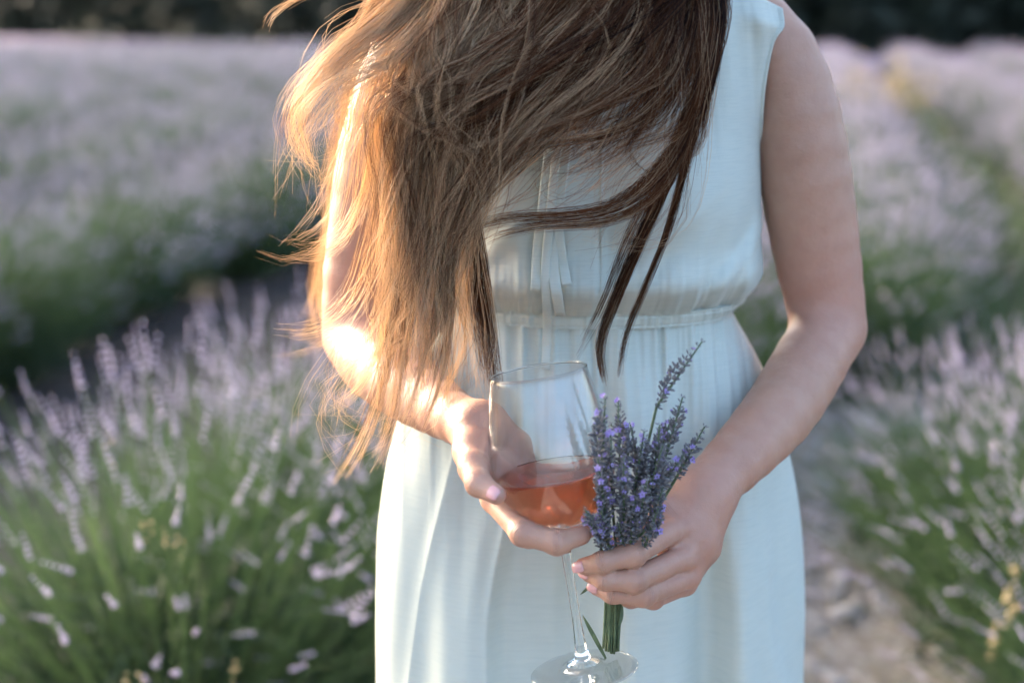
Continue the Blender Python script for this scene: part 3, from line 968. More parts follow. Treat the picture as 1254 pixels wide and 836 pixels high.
def panel(back, NU, rows):
    u = np.linspace(-1, 1, NU)
    V = np.zeros((len(rows), NU, 3))
    for i, z in enumerate(rows):
        tm = float(THM(z)) if z > zpy(260) else math.pi/2
        th = u*tm
        zz = np.full(NU, z)
        if not back:
            pass
        x, y = torso_surface(th, zz, back)
        V[i, :, 0], V[i, :, 1], V[i, :, 2] = x, y, zz
    X, Y, Z = V[..., 0], V[..., 1], V[..., 2]
    TH = np.broadcast_to(u, X.shape)*math.pi/2
    h = front_relief(TH, X, Z)
    edge = np.clip((1 - np.abs(TH)/(math.pi/2))/.12, 0, 1)
    side = np.sin(TH)
    cs = np.cos(TH)
    hh = h*(.25 + .75*edge) if not back else h*.6*edge
    V[..., 1] += (-hh if not back else hh)*(.35 + .65*cs)
    V[..., 0] += hh*side*np.where(V[..., 2] > Z_BAND_T, .15, .2)*(np.abs(side) < .999)
    if not back:
        # side seam and armhole keep their line
        pass
    # neckline scoop and shoulder slope on the upper rows
    zs = zpy(-20)
    return V

rows_s = np.concatenate([np.linspace(.36, zpy(836), 60, endpoint=False), np.linspace(zpy(836), Z_BAND_B, 190)])
rows_b = np.concatenate([np.linspace(Z_BAND_T, zpy(300), 70, endpoint=False), np.linspace(zpy(300), zpy(-42), 120)])
def shoulder_shape(V, back):
    """above the arm line the panels slope to the shoulder and open for the neck"""
    Z = V[..., 2]; X = V[..., 0]
    k = sstep(zpy(60), zpy(-42), Z)
    out = np.abs(X - CX)/.16
    V[..., 2] = Z - k*.035*np.clip(out, 0, 1.3)**2 - (0 if back else 1)*k*.075*np.exp(-((X - CX + .01)/.060)**2)
    return V

def grid_mesh(name, V, mat, parent, thick=.0013):
    nr, nu = V.shape[:2]
    a = (np.arange(nr - 1)[:, None]*nu + np.arange(nu - 1)[None]).ravel()
    F = np.stack([a, a + 1, a + nu + 1, a + nu], 1)
    return V.reshape(-1, 3), F

def join_grids(name, grids, mat, parent, thick):
    vs, fs, n = [], [], 0
    for V, flip in grids:
        v, f = grid_mesh(None, V, None, None)
        if flip: f = f[:, ::-1]
        vs.append(v); fs.append(f + n); n += len(v)
    o = mesh_obj(name, np.concatenate(vs), np.concatenate(fs), mat, parent)
    bm = bmesh.new(); bm.from_mesh(o.data)
    bmesh.ops.remove_doubles(bm, verts=bm.verts, dist=.0004)
    bm.to_mesh(o.data); bm.free()
    if thick:
        md = o.modifiers.new('thick', 'SOLIDIFY'); md.thickness = thick; md.offset = -1
    return o
NU = 420
bod_f = shoulder_shape(panel(False, NU, rows_b), False); bod_b = shoulder_shape(panel(True, NU//2, rows_b), True)
sk_f = panel(False, NU, rows_s); sk_b = panel(True, NU//2, rows_s)
dress = join_grids('dress', [(bod_f, False), (bod_b, True), (sk_f, False), (sk_b, True)], M['fabric'], person, .0014)

# elastic waistband with stitched rows
band_rows = np.linspace(Z_BAND_B - .0015, Z_BAND_T + .0015, 26)
def band_panel(back):
    u = np.linspace(-1, 1, 500)
    V = np.zeros((len(band_rows), 500, 3))
    for i, z in enumerate(band_rows):
        x, y = torso_surface(u*math.pi/2, np.full(500, z), back)
        t = (z - band_rows[0])/(band_rows[-1] - band_rows[0])
        prof = .0024 + .0014*(1 - (2*t - 1)**4) - .0016*math.exp(-((t - .80)/.07)**2) - .0014*math.exp(-((t - .16)/.07)**2)
        g = noise1(x*300, 51)*.0013 + noise1(x*130 + 3, 52)*.0012
        hh = prof + g
        c = np.cos(u*math.pi/2); s = np.sin(u*math.pi/2)
        V[i, :, 0] = x + hh*s; V[i, :, 1] = y + (hh if back else -hh)*c; V[i, :, 2] = z
    return V
join_grids('waistband', [(band_panel(False), False), (band_panel(True), True)], M['fabric'], dress, .0015)

# armhole hem: a narrow rolled band along each armhole edge of the front panel
def sweep_strip(name, pts, wdir, w, t, mat, parent):
    """flat strip with thickness along pts; wdir gives the width direction at each point"""
    pts = np.array(pts, float); n = len(pts)
    vs, fs = [], []
    for i in range(n):
        tg = pts[min(i + 1, n - 1)] - pts[max(i - 1, 0)]; tg /= np.linalg.norm(tg)
        wd = np.array(wdir[i] if np.ndim(wdir) > 1 else wdir, float); wd -= tg*(wd @ tg); wd /= np.linalg.norm(wd)
        nr = np.cross(tg, wd)
        W = w[i] if np.ndim(w) else w
        for a, b in ((-1, -.6), (-.8, -1), (.8, -1), (1, -.6), (1, .6), (.8, 1), (-.8, 1), (-1, .6)):
            vs.append(pts[i] + wd*a*W/2 + nr*b*t/2)
    for i in range(n - 1):
        for k in range(8):
            a, b = i*8 + k, i*8 + (k + 1) % 8
            fs.append([a, b, b + 8, a + 8])
    fs.append(list(range(8))[::-1]); fs.append([(n - 1)*8 + k for k in range(8)])
    return mesh_obj(name, vs, fs, mat, parent)
for col, sgn in ((-1, 1), (0, -1)):
    sel = [i for i, z in enumerate(rows_b) if z > zpy(215)]
    pts = [bod_f[i, col] + np.array([-sgn*.0045, -.0008, 0]) for i in sel]
    sweep_strip('armhole_hem', pts[::3], (1, -.5, 0), .0115, .0026, M['fabric'], dress)
    sel = [i for i, z in enumerate(rows_b) if z > zpy(215)]
    pts = [bod_b[i, col] + np.array([-sgn*.0045, .0008, 0]) for i in sel]
    sweep_strip('armhole_hem', pts[::3], (1, .5, 0), .0115, .0026, M['fabric'], dress)

# drawstring ties at the neckline
def front_y(x, z):
    """front of the bodice at that spot"""
    i = int(np.argmin(np.abs(rows_b - z))) if z > Z_BAND_T else None
    g = bod_f[i] if i is not None else sk_f[int(np.argmin(np.abs(rows_s - z)))]
    return float(np.interp(x, g[:, 0], g[:, 1]))
def tie(pix, w):
    pts = []
    pix = np.array(pix, float)
    ts = np.linspace(0, len(pix) - 1, 46)
    fx = table(np.arange(len(pix)), pix[:, 0]); fy = table(np.arange(len(pix)), pix[:, 1]); fo = table(np.arange(len(pix)), pix[:, 2])
    for t in ts:
        q = P(float(fx(t)), float(fy(t)), -.11)
        y = front_y(q[0], q[2])
        q = P(float(fx(t)), float(fy(t)), y - .008 - float(fo(t))*1.3)
        pts.append(q)
    sweep_strip('drawstring', pts, (1, -.15, 0), w, .0016, M['fabric'], dress)
tie([(692, 60, .004), (682, 120, .003), (672, 190, .004), (664, 260, .004), (658, 310, .006), (656, 356, .007)], .0084)
tie([(698, 60, .007), (690, 130, .006), (680, 200, .006), (674, 262, .007), (668, 330, .010), (670, 390, .012), (668, 452, .010)], .0074)
tie([(704, 60, .004), (698, 130, .004), (688, 210, .003), (678, 270, .004), (678, 330, .007), (686, 386, .013)], .0090)
tie([(708, 60, .007), (700, 140, .006), (690, 210, .006), (684, 270, .006), (688, 312, .007), (694, 349, .008)], .0080)
# placket seam down the bodice front
pp = []
for py in range(70, 366, 8):
    q = P(737 - (py - 70)*.0, py, -.11); y = front_y(q[0], q[2]); pp.append(P(737, py, y - .0006))
sweep_strip('placket_seam', pp, (1, 0, 0), .0028, .0016, M['fabric'], dress)
# ------------------------------------------------------------------ hair: locks of many strands blown across the chest
rh = np.random.RandomState(77)
HX = float(P(690, 0, 0)[0]); HZ = zpy(-20) + .235
def scalp(az, el):
    """point on the scalp; az 0 = forehead, +90 = viewer's right"""
    a, e = math.radians(az), math.radians(el)
    return np.array([HX + .078*math.sin(a)*math.cos(e), -.012 - .098*math.cos(a)*math.cos(e), HZ + .112*math.sin(e)])
LOCKS = []     # (points, strand count, spread start/mid/end in m, lightness, frizz, tip scatter)
def lock(root, pix, n, w0, w1, w2, light=0.0, frizz=1.0, tips=.12, dz=0):
    pts = [scalp(*root)] + [P(x, y, Y + dz) for x, y, Y in pix]
    LOCKS.append((np.array(pts), n, (w0, w1, w2), light, frizz, tips))
K = .00072
# --- dark under-layer that hides neck and collar
for i in range(26):
    s = i/25; j = rh.uniform(-1, 1, 8)
    x0 = 560 + 300*s; Y = -.140 - .025*math.sin(s*math.pi) + .010*j[0]
    lock((-45 + 95*s, 25), [(x0 + 25, -140, Y + .02), (x0 + 25 + 10*j[2], -40, Y - .008), (x0 - 4 + 12*j[3], 40 + 12*j[4], Y - .014),
                            (x0 - 55 + 14*j[5], 100 + 12*j[6], Y - .016), (x0 - 120 - 40*s + 14*j[7], 150 - 6*s + 12*j[1], Y - .016)],
         70, .014, .015, .010, -.26 + .22*(1 - s), 1.2, .40)
# --- locks blown sideways from right to left, then falling into the cascade
for i in range(56):
    s = (i + .5)/56; j = rh.uniform(-1, 1, 14)
    Y = -.178 - .016*j[0]
    drop = rh.rand()                                    # how low the lock crosses
    x1 = 480 + 95*drop + 26*j[1]; y1 = 120 + 120*drop + 16*j[2]
    endx = 455 + 110*rh.rand(); endy = 360 + 130*rh.rand()
    lock((-30 + 90*s, 28), [(680 + 160*s, -150, -.12), (690 + 175*s + 10*j[3], -50, Y + .01), (650 + 150*s - 20*drop + 14*j[4], 14 + 34*drop + 10*j[5], Y),
                            (585 + 110*s + 16*j[6], 55 + 70*drop + 12*j[7], Y - .008), (530 + 60*s + 30*drop + 14*j[8], 88 + 95*drop + 12*j[9], Y - .010),
                            (x1, y1, Y - .010), (.55*x1 + .45*endx + 12*j[10], .55*y1 + .45*endy, Y - .008), (endx, endy, Y - .014)],
         34, .010, .0090, .0048, -.31 + .58*(1 - s)**1.1 + .12*j[11], 1.9, .42)
# --- the short dark fall on the right side of the curtain
for i in range(10):
    s = i/9; j = rh.uniform(-1, 1, 8)
    x0 = 730 + 130*s
    lock((20 + 50*s, 25), [(x0 - 30, -150, -.10), (x0 + 6, -40, -.155), (x0 + 4*j[0], 50, -.178), (x0 - 14 + 6*j[1], 105, -.184), (x0 - 40 + 8*j[2], 150 + 10*j[3], -.186),
                           (x0 - 85 + 15*j[4], 182 + 14*j[5], -.188), (x0 - 150 + 20*j[6], 205 + 24*j[7], -.190)], 95, .016, .015, .008, -.18, 1.0, .45)
# --- long cascade over the arm on the left, colour raised for sun
for i in range(38):
    s = (i + .5)/38; j = rh.uniform(-1, 1, 11)
    xt = 495 + 110*s
    Y = -.155 - .026*j[0]
    ex = 420 + 172*s**1.1 + 30*j[1]; ey = 560 - 95*s + 46*j[2]
    lock((-75 + 75*s, 20), [(600 + 110*s, -150, -.09), (xt + 110 + 60*s + 12*j[8], -40, Y + .01), (xt + 62 + 20*s + 12*j[2], 28, Y), (xt + 14*j[3], 100 + 10*j[9], Y - .012), (xt - 12 + 18*j[4], 200, Y - .012),
                            (488 + 84*s + 20*j[5], 310 + 15*j[10], Y - .008), (474 + 100*s + 20*j[6], 420, Y - .014), (.5*(474 + 100*s) + .5*ex + 12*j[7], 500, Y - .035), (ex, ey, Y - .045)],
         36, .010, .0072, .0026, .36 + .30*(1 - s) + .12*j[8], 1.7, .48)
# --- curving locks from the dark mass over to the cascade (right to left, tinted light for sun)
for i in range(10):
    s = i/9; j = rh.uniform(-1, 1, 8)
    lock((-10 + 60*s, 20), [(690 + 120*s, -150, -.12), (720 + 95*s, -30, -.175), (690 + 60*s + 10*j[0], 70 + 18*s, -.192), (640 + 20*s, 130 + 40*s + 8*j[1], -.198),
                            (588 - 8*s + 8*j[2], 195 + 55*s + 10*j[3], -.192), (560 - 14*s + 8*j[4], 275 + 50*s, -.186), (540 + 14*j[5], 375 + 30*s, -.190), (515 + 40*j[6], 470 + 30*j[7], -.20)],
         60, .010, .007, .005, .34 - .12*s, 1.6, .35)
# --- inner strands by the waist, coloured dark for shade
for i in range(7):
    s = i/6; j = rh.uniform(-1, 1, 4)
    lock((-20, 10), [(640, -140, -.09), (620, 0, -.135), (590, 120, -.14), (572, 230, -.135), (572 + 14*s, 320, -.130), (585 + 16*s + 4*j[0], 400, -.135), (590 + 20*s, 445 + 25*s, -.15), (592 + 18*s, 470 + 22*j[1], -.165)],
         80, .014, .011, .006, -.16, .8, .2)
# --- blond locks blown out to the left, lightened for the sun glow
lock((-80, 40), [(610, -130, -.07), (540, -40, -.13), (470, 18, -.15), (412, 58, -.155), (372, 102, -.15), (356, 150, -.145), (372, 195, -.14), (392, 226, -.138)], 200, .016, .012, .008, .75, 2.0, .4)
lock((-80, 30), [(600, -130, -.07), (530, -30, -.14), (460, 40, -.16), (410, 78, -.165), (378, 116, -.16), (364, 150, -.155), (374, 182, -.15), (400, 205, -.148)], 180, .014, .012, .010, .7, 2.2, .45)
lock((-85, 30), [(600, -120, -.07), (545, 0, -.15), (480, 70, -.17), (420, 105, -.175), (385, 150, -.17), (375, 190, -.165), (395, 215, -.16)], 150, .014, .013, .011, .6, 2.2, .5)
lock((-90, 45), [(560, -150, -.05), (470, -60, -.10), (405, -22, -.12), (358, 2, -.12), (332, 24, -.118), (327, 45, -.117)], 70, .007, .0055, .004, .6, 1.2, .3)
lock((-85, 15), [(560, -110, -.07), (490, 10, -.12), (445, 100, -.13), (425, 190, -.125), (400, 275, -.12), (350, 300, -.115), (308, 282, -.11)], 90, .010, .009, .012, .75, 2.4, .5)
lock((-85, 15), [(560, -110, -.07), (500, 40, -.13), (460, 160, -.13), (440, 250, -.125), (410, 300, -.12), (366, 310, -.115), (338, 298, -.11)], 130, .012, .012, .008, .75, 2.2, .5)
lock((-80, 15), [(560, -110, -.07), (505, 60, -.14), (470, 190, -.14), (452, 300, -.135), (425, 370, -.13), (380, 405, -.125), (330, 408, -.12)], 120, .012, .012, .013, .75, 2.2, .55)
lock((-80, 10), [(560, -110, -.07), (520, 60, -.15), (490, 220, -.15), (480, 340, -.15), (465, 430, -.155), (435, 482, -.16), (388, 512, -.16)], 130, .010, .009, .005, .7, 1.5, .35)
lock((-70, 10), [(580, -110, -.08), (530, 60, -.15), (500, 220, -.16), (488, 350, -.165), (470, 460, -.18), (440, 545, -.19), (402, 606, -.19)], 130, .012, .010, .006, .42, 1.0, .25)
lock((-70, 10), [(580, -110, -.08), (535, 60, -.15), (510, 220, -.16), (500, 350, -.165), (490, 450, -.18), (470, 540, -.19), (448, 585, -.19)], 90, .012, .008, .005, .35, 1.0, .25)
lock((-60, 10), [(590, -110, -.08), (560, 60, -.15), (545, 220, -.17), (550, 340, -.18), (545, 430, -.19), (525, 500, -.20), (508, 540, -.205)], 60, .010, .005, .002, .25, .8, .15)
lock((-60, 10), [(590, -110, -.08), (560, 60, -.15), (535, 220, -.17), (528, 340, -.18), (520, 440, -.19), (500, 520, -.205), (470, 572, -.205), (520, 560, -.20)], 14, .006, .004, .003, .4, 1.4, .3)
# --- hair behind the shoulder, added to shade the elbow, blond ends showing past it
for i in range(7):
    j = rh.uniform(-1, 1, 8)
    lock((-110, 10), [(560, -120, .06), (480 + 10*j[0], -20, .085), (440 + 12*j[1], 110, .10), (415 + 12*j[2], 240, .10), (402 + 14*j[3], 350, .10), (384 + 20*j[4], 410 + 12*j[5], .095), (345 + 28*j[6], 415 + 40*j[7], .09)],
         60, .012, .011, .010, .62, 1.9, .4)
# --- the tress on the right and what it splits into
R0 = [(800, -170, -.09), (862, -90, -.14), (878, 10, -.165)]
lock((70, 30), R0 + [(866, 90, -.175), (842, 165, -.178), (812, 232, -.172), (782, 300, -.165), (752, 370, -.160), (733, 425, -.168), (741, 476, -.175)], 300, .015, .0105, .003, -.26, .6, .12)
lock((70, 30), R0 + [(862, 90, -.172), (838, 165, -.172), (806, 225, -.168), (770, 300, -.162), (738, 380, -.160), (716, 420, -.168), (700, 446, -.175)], 120, .013, .010, .007, -.22, .8, .3)
lock((75, 20), R0 + [(876, 70, -.175), (852, 150, -.175), (838, 205, -.172), (818, 280, -.165), (788, 355, -.155), (766, 410, -.155), (757, 470, -.165)], 120, .010, .0055, .002, -.16, .7, .12)
lock((65, 20), R0 + [(860, 95, -.178), (835, 165, -.182), (800, 216, -.185), (745, 252, -.188), (680, 262, -.19), (620, 266, -.19), (570, 282, -.188), (548, 320, -.186)], 150, .012, .0075, .005, -.10, .8, .35)
lock((65, 20), R0 + [(862, 100, -.176), (836, 180, -.180), (798, 240, -.182), (740, 270, -.184), (672, 276, -.186), (612, 288, -.186), (566, 312, -.184)], 140, .012, .007, .004, -.06, .7, .3)
lock((60, 25), [(790, -150, -.09), (850, -60, -.15), (852, 40, -.178), (830, 110, -.186), (792, 150, -.190), (770, 180, -.190), (785, 208, -.188), (812, 214, -.184)], 60, .014, .006, .003, -.2, 1.2, .25)
lock((55, 25), [(780, -150, -.09), (840, -60, -.15), (846, 30, -.178), (812, 110, -.19), (760, 152, -.195), (700, 168, -.197), (640, 180, -.198), (600, 200, -.196)], 120, .014, .012, .006, -.12, 1.0, .3)
lock((50, 25), [(770, -150, -.09), (820, -60, -.16), (822, 30, -.185), (780, 100, -.195), (720, 135, -.2), (650, 160, -.2), (590, 205, -.198), (555, 260, -.195)], 140, .016, .012, .006, -.02, 1.0, .3)
# right edge strands
for i in range(6):
    j = rh.uniform(-1, 1, 6)
    lock((75, 20), [(815, -170, -.08), (872 + 6*j[0], -80, -.13), (872 + 12*j[1], 20, -.16), (858 + 10*j[2], 110, -.17), (838 + 8*j[3], 190, -.17), (800 + 20*j[4], 190 + 20*j[5], -.172)], 70, .012, .008, .004, -.2, .9, .3)
# --- small tangled wisps riding over the big locks
for i in range(70):
    j = rh.uniform(-1, 1, 14); s = rh.rand()
    if i % 2:
        x0 = 540 + 300*s
        pix = [(x0, -140, -.11), (x0 + 30*j[0], -10, -.175), (x0 - 40 + 50*j[1], 70 + 25*j[2], -.196), (x0 - 110*s - 30 + 50*j[3], 135 + 35*j[4], -.203), (560 + 40*s + 45*j[5], 215 + 40*j[6], -.203), (520 + 55*j[7], 330 + 60*j[8], -.2)]
    else:
        pix = [(580 + 80*s, -140, -.10), (540 + 90*s + 20*j[0], 10, -.17), (510 + 80*s + 30*j[1], 110, -.19), (480 + 110*s + 35*j[2], 220 + 20*j[3], -.19), (470 + 110*s + 38*j[4], 330, -.19), (460 + 110*s + 40*j[5], 430 + 30*j[6], -.20), (430 + 140*s + 40*j[7], 530 - 50*s + 50*j[8], -.215)]
    lock((-50 + 90*s, 25), pix, 16, .006, .0045, .0035, (.10 if i % 2 else .42) + .25*(1 - s) + .12*j[9], 2.2, .4)
# --- loose flyaways
for i in range(96):
    j = rh.uniform(-1, 1, 10)
    k = i % 4
    if k == 0: pix = [(620, -130, -.08), (520 + 40*j[0], -20, -.14), (440 + 40*j[1], 90 + 60*j[2], -.15), (400 + 40*j[3], 190 + 70*j[4], -.15), (355 + 45*j[5], 235 + 90*j[6], -.14)]
    elif k == 1: pix = [(760, -150, -.1), (800 + 50*j[0], 10, -.175), (760 + 60*j[1], 120 + 30*j[2], -.195), (690 + 60*j[3], 190 + 50*j[4], -.20), (620 + 60*j[5], 215 + 110*j[6], -.20)]
    elif k == 2: pix = [(600, -130, -.08), (560 + 50*j[0], 60, -.17), (520 + 50*j[1], 220, -.185), (500 + 60*j[2], 380, -.19), (470 + 90*j[3], 500 + 40*j[4], -.20), (440 + 110*j[5], 560 + 40*j[6], -.205)]
    else: pix = [(800, -150, -.1), (860 + 15*j[0], 20, -.17), (835 + 20*j[1], 160, -.18), (790 + 50*j[2], 240 + 40*j[3], -.185), (720 + 70*j[4], 300 + 70*j[5], -.185)]
    lock((-60 + 30*k, 25), pix, 8, .008, .010, .014, .1 if k in (1, 3) else .4, 2.5, .4)

def spline(pts, t):
    n = len(pts); d = np.append(0, np.cumsum(np.linalg.norm(np.diff(pts, axis=0), axis=1)**.7)); d /= d[-1]
    return np.stack([table(d, pts[:, k])(t) for k in range(3)], -1)
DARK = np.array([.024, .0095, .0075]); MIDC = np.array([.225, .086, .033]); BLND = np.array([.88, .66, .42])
HV, HC, HF = [], [], []
NS = 26
vbase = 0
for pts, n, (w0, w1, w2), light, frizz, tips in LOCKS:
    T = np.linspace(0, 1, 90)
    C = spline(pts, T)
    tg = np.gradient(C, axis=0); tg /= np.linalg.norm(tg, axis=1)[:, None] + 1e-12
    u = np.cross(tg, [0, 1, 0]); u /= np.linalg.norm(u, axis=1)[:, None] + 1e-12; w = np.cross(tg, u)
    ang = rh.uniform(0, 2*np.pi, n); rad = np.sqrt(rh.rand(n))
    # strands gather into a few sub-wisps
    nsub = max(2, n//14); sub = rh.randint(0, nsub, n); sa = rh.uniform(0, 6.28, nsub); sr = np.sqrt(rh.rand(nsub))
    ox = .62*sr[sub]*np.cos(sa[sub]) + .38*rad*np.cos(ang); oy = .62*sr[sub]*np.sin(sa[sub]) + .38*rad*np.sin(ang)
    end = 1 - tips*rh.rand(n)**1.5 - .10*rh.rand(nsub)[sub]*tips*2
    tt = np.linspace(0, 1, NS)[None]*end[:, None]                      # (n, NS)
    fi = tt*89; i0 = np.clip(fi.astype(int), 0, 88); fr = (fi - i0)[..., None]
    Cs = C[i0]*(1 - fr) + C[i0 + 1]*fr; us = u[i0]; ws = w[i0]
    spread = np.where(tt < .45, w0 + (w1 - w0)*tt/.45, w1 + (w2 - w1)*(tt - .45)/.55)
    ph = rh.uniform(0, 100, (n, 1)); amp = .0016*frizz*np.clip(tt*3, 0, 1)
    subph = rh.uniform(0, 100, nsub)[sub][:, None]
    wav = noise1(tt*7 + ph, 61)*amp*.9 + noise1(tt*5 + subph, 63)*amp*2.4
    wav2 = noise1(tt*7 + ph + 50, 62)*amp*.9 + noise1(tt*5 + subph + 31, 64)*amp*2.4
    pos = Cs + us*(ox[:, None]*spread + wav)[..., None] + ws*(oy[:, None]*spread*.55 + wav2)[..., None]
    # tube cross-section
    sg = np.gradient(pos, axis=1); sg /= np.linalg.norm(sg, axis=2)[..., None] + 1e-12
    a = np.cross(sg, [.3, .2, .93]); a /= np.linalg.norm(a, axis=2)[..., None] + 1e-12; b = np.cross(sg, a)
    r = (.00019 + .00011*rh.rand(n))[:, None]*(1 - .75*(np.linspace(0, 1, NS)[None])**3)
    ring = [pos + (a*math.cos(g) + b*math.sin(g))*r[..., None] for g in (0, 2.0944, 4.1888)]
    V = np.stack(ring, 2)                                              # n, NS, 3, 3
    HV.append(V.reshape(-1, 3))
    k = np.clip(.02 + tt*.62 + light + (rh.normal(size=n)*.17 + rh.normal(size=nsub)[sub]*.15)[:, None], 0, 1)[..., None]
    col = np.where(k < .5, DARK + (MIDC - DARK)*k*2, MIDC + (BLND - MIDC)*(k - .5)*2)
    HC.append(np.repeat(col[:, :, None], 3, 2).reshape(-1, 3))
    base = vbase + (np.arange(n)[:, None]*NS + np.arange(NS - 1)[None]).ravel()*3
    for q in range(3):
        HF.append(np.stack([base + q, base + (q + 1) % 3, base + 3 + (q + 1) % 3, base + 3 + q], 1))
    vbase += n*NS*3
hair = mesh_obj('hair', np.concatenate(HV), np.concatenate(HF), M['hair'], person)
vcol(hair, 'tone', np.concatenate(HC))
# ------------------------------------------------------------------ wine glass
YG = -.235
g_rim, g_foot = P(659, 457, YG + .018), P(716, 822, YG - .004)
g_ax = g_rim - g_foot; GH = float(np.linalg.norm(g_ax)); g_ax /= GH
KPX = GH/365.0
def revolve(prof, n=72, cap0=False, cap1=False):
    """prof: list of (r, h); returns verts and faces about local z"""
    vs, fs = [], []
    for r, h in prof:
        for k in range(n):
            a = 2*math.pi*k/n; vs.append((r*math.cos(a), r*math.sin(a), h))
    for i in range(len(prof) - 1):
        for k in range(n):
            a, b = i*n + k, i*n + (k + 1) % n
            fs.append([a, b, b + n, a + n])
    if cap0: fs.append(list(range(n))[::-1])
    if cap1: fs.append([(len(prof) - 1)*n + k for k in range(n)])
    return vs, fs
glass = bpy.data.objects.new('wine_glass', None); COL.objects.link(glass)
glass.location = g_foot
glass.rotation_euler = Vector(g_ax).to_track_quat('Z', 'Y').to_euler()
tag(glass, 'stemmed balloon wine glass tilted in the woman\'s hand', 'wine glass')
bt = [.462, .466, .475, .49, .515, .55, .60, .65, .70, .76, .83, .90, .96, 1.0]
br = [3.0, 9.0, 18, 29, 43, 56.5, 67.5, 73, 74, 72.5, 69, 64.5, 60.3, 57.5]
f_br = table(np.array(bt)*GH, np.array(br)*KPX)
hs = np.concatenate([np.linspace(.462, .52, 14), np.linspace(.53, 1.0, 34)])*GH
outer = [(float(f_br(h)), h) for h in hs]
TH_G = .0011
inner = [(max(float(f_br(h)) - TH_G, .0006), h + (.0016 if h < .5*GH else 0)*(1 - (h/GH - .462)/.038)) for h in hs]
prof = outer + [(outer[-1][0] - TH_G*.3, GH + .0005), (outer[-1][0] - TH_G*.75, GH + .0005)] + inner[::-1]
v, f = revolve(prof, 84)
mesh_obj('bowl', v, f, M['thin'], glass)
rr = outer[-1][0] - TH_G*.5
v, f = revolve([(rr + .0009*math.cos(g), GH + .0009 + .0009*math.sin(g)) for g in np.linspace(0, 2*math.pi, 11)], 84)
mesh_obj('rim', v, f, M['glass'], glass)
# stem, drawn in and flared at both ends
st = [(.0, .0), ]
sh_ = [.030, .036, .045, .06, .08, .11, .16, .24, .34, .41, .44, .455, .461]
sr_ = [22, 15.5, 11.5, 9, 7.6, 6.6, 5.6, 5.2, 5.4, 6.4, 8.0, 10.0, 5.0]
fst = table(np.array(sh_)*GH, np.array(sr_)*KPX)
R = 65*KPX
foot = [(.001, .0), (R*.6, .0004), (R*.95, .0), (R*.99, .0006), (R, .0014), (R*.985, .0022), (R*.9, .0028), (R*.7, .0035), (R*.5, .0044), (R*.40, .0053)]
v, f = revolve([(float(fst(h)), h) for h in np.linspace(.032, .461, 60)*GH], 48, True, True)
mesh_obj('stem', v, f, M['glass'], glass)
v, f = revolve(foot + [(23*KPX, .0317*GH)], 84, True, True)
mesh_obj('foot', v, f, M['footglass'], glass)
# rose wine, filling the bowl to a little under half
lev = .672*GH
wh = np.concatenate([np.linspace(.470, .53, 14), np.linspace(.54, .672, 16)])*GH
wprof = [(max(float(f_br(h)) - TH_G - .0004, .0006), h + .0012) for h in wh]
rt = wprof[-1][0]
wprof += [(rt - .0004, lev + .0018), (rt - .0010, lev + .0012), (rt - .0024, lev + .0008), (rt*.8, lev + .0007), (rt*.4, lev + .0007), (.0006, lev + .0007)]
v, f = revolve(wprof, 84, True, True)
wine = mesh_obj('wine', v, f, M['wine'])
wine.matrix_world = Matrix.Translation(Vector(g_foot)) @ Vector(g_ax).to_track_quat('Z', 'Y').to_matrix().to_4x4()
tag(wine, 'salmon pink rose wine filling the lower part of the glass bowl', 'wine')

# ------------------------------------------------------------------ lavender bouquet
M['calyx'] = mat_leafy('calyx', (0.070, 0.066, 0.080), (0.28, 0.278, 0.275), 420, 0.12, .7)
M['blossom'] = mat_leafy('blossom', (0.28, 0.18, 0.56), (0.52, 0.42, 0.78), 260, 0.30, .55)
M['stalk'] = mat_leafy('stalk', (0.050, 0.085, 0.040), (0.12, 0.165, 0.075), 120, 0.08, .6)
rb = random.Random(12)
def tube(path, radii, n=6):
    path = [np.array(p, float) for p in path]; vs, fs = [], []
    for i, p in enumerate(path):
        tg = path[min(i + 1, len(path) - 1)] - path[max(i - 1, 0)]; tg /= np.linalg.norm(tg) + 1e-12
        a = np.cross(tg, [0.3, .9, .2]); a /= np.linalg.norm(a); b = np.cross(tg, a)
        r = radii[i] if np.ndim(radii) else radii
        for k in range(n):
            t = 2*math.pi*k/n; vs.append(p + r*(a*math.cos(t) + b*math.sin(t)))
    for i in range(len(path) - 1):
        for k in range(n):
            q, w = i*n + k, i*n + (k + 1) % n; fs.append([q, w, w + n, q + n])
    fs.append(list(range(n))[::-1]); fs.append([(len(path) - 1)*n + k for k in range(n)])
    return vs, fs
def bud(p, d, L, r, open_=0.0):
    """small pointed calyx: 5-sided spindle"""
    d = d/np.linalg.norm(d); a = np.cross(d, [.2, .3, .9]); a /= np.linalg.norm(a); b = np.cross(d, a)
    vs = [p]; n = 5
    for t, k in ((.30, .85), (.68, 1.0), (.92, .62 + open_)):
        for j in range(n):
            g = 2*math.pi*j/n; vs.append(p + d*L*t + r*k*(a*math.cos(g) + b*math.sin(g)))
    vs.append(p + d*L*(.98 if not open_ else .8)); fs = []
    for j in range(n):
        fs.append([0, 1 + (j + 1) % n, 1 + j])
        for q in range(2): fs.append([1 + q*n + j, 1 + q*n + (j + 1) % n, 1 + (q + 1)*n + (j + 1) % n, 1 + (q + 1)*n + j])
        fs.append([1 + 2*n + j, 1 + 2*n + (j + 1) % n, 1 + 3*n])
    return vs, fs
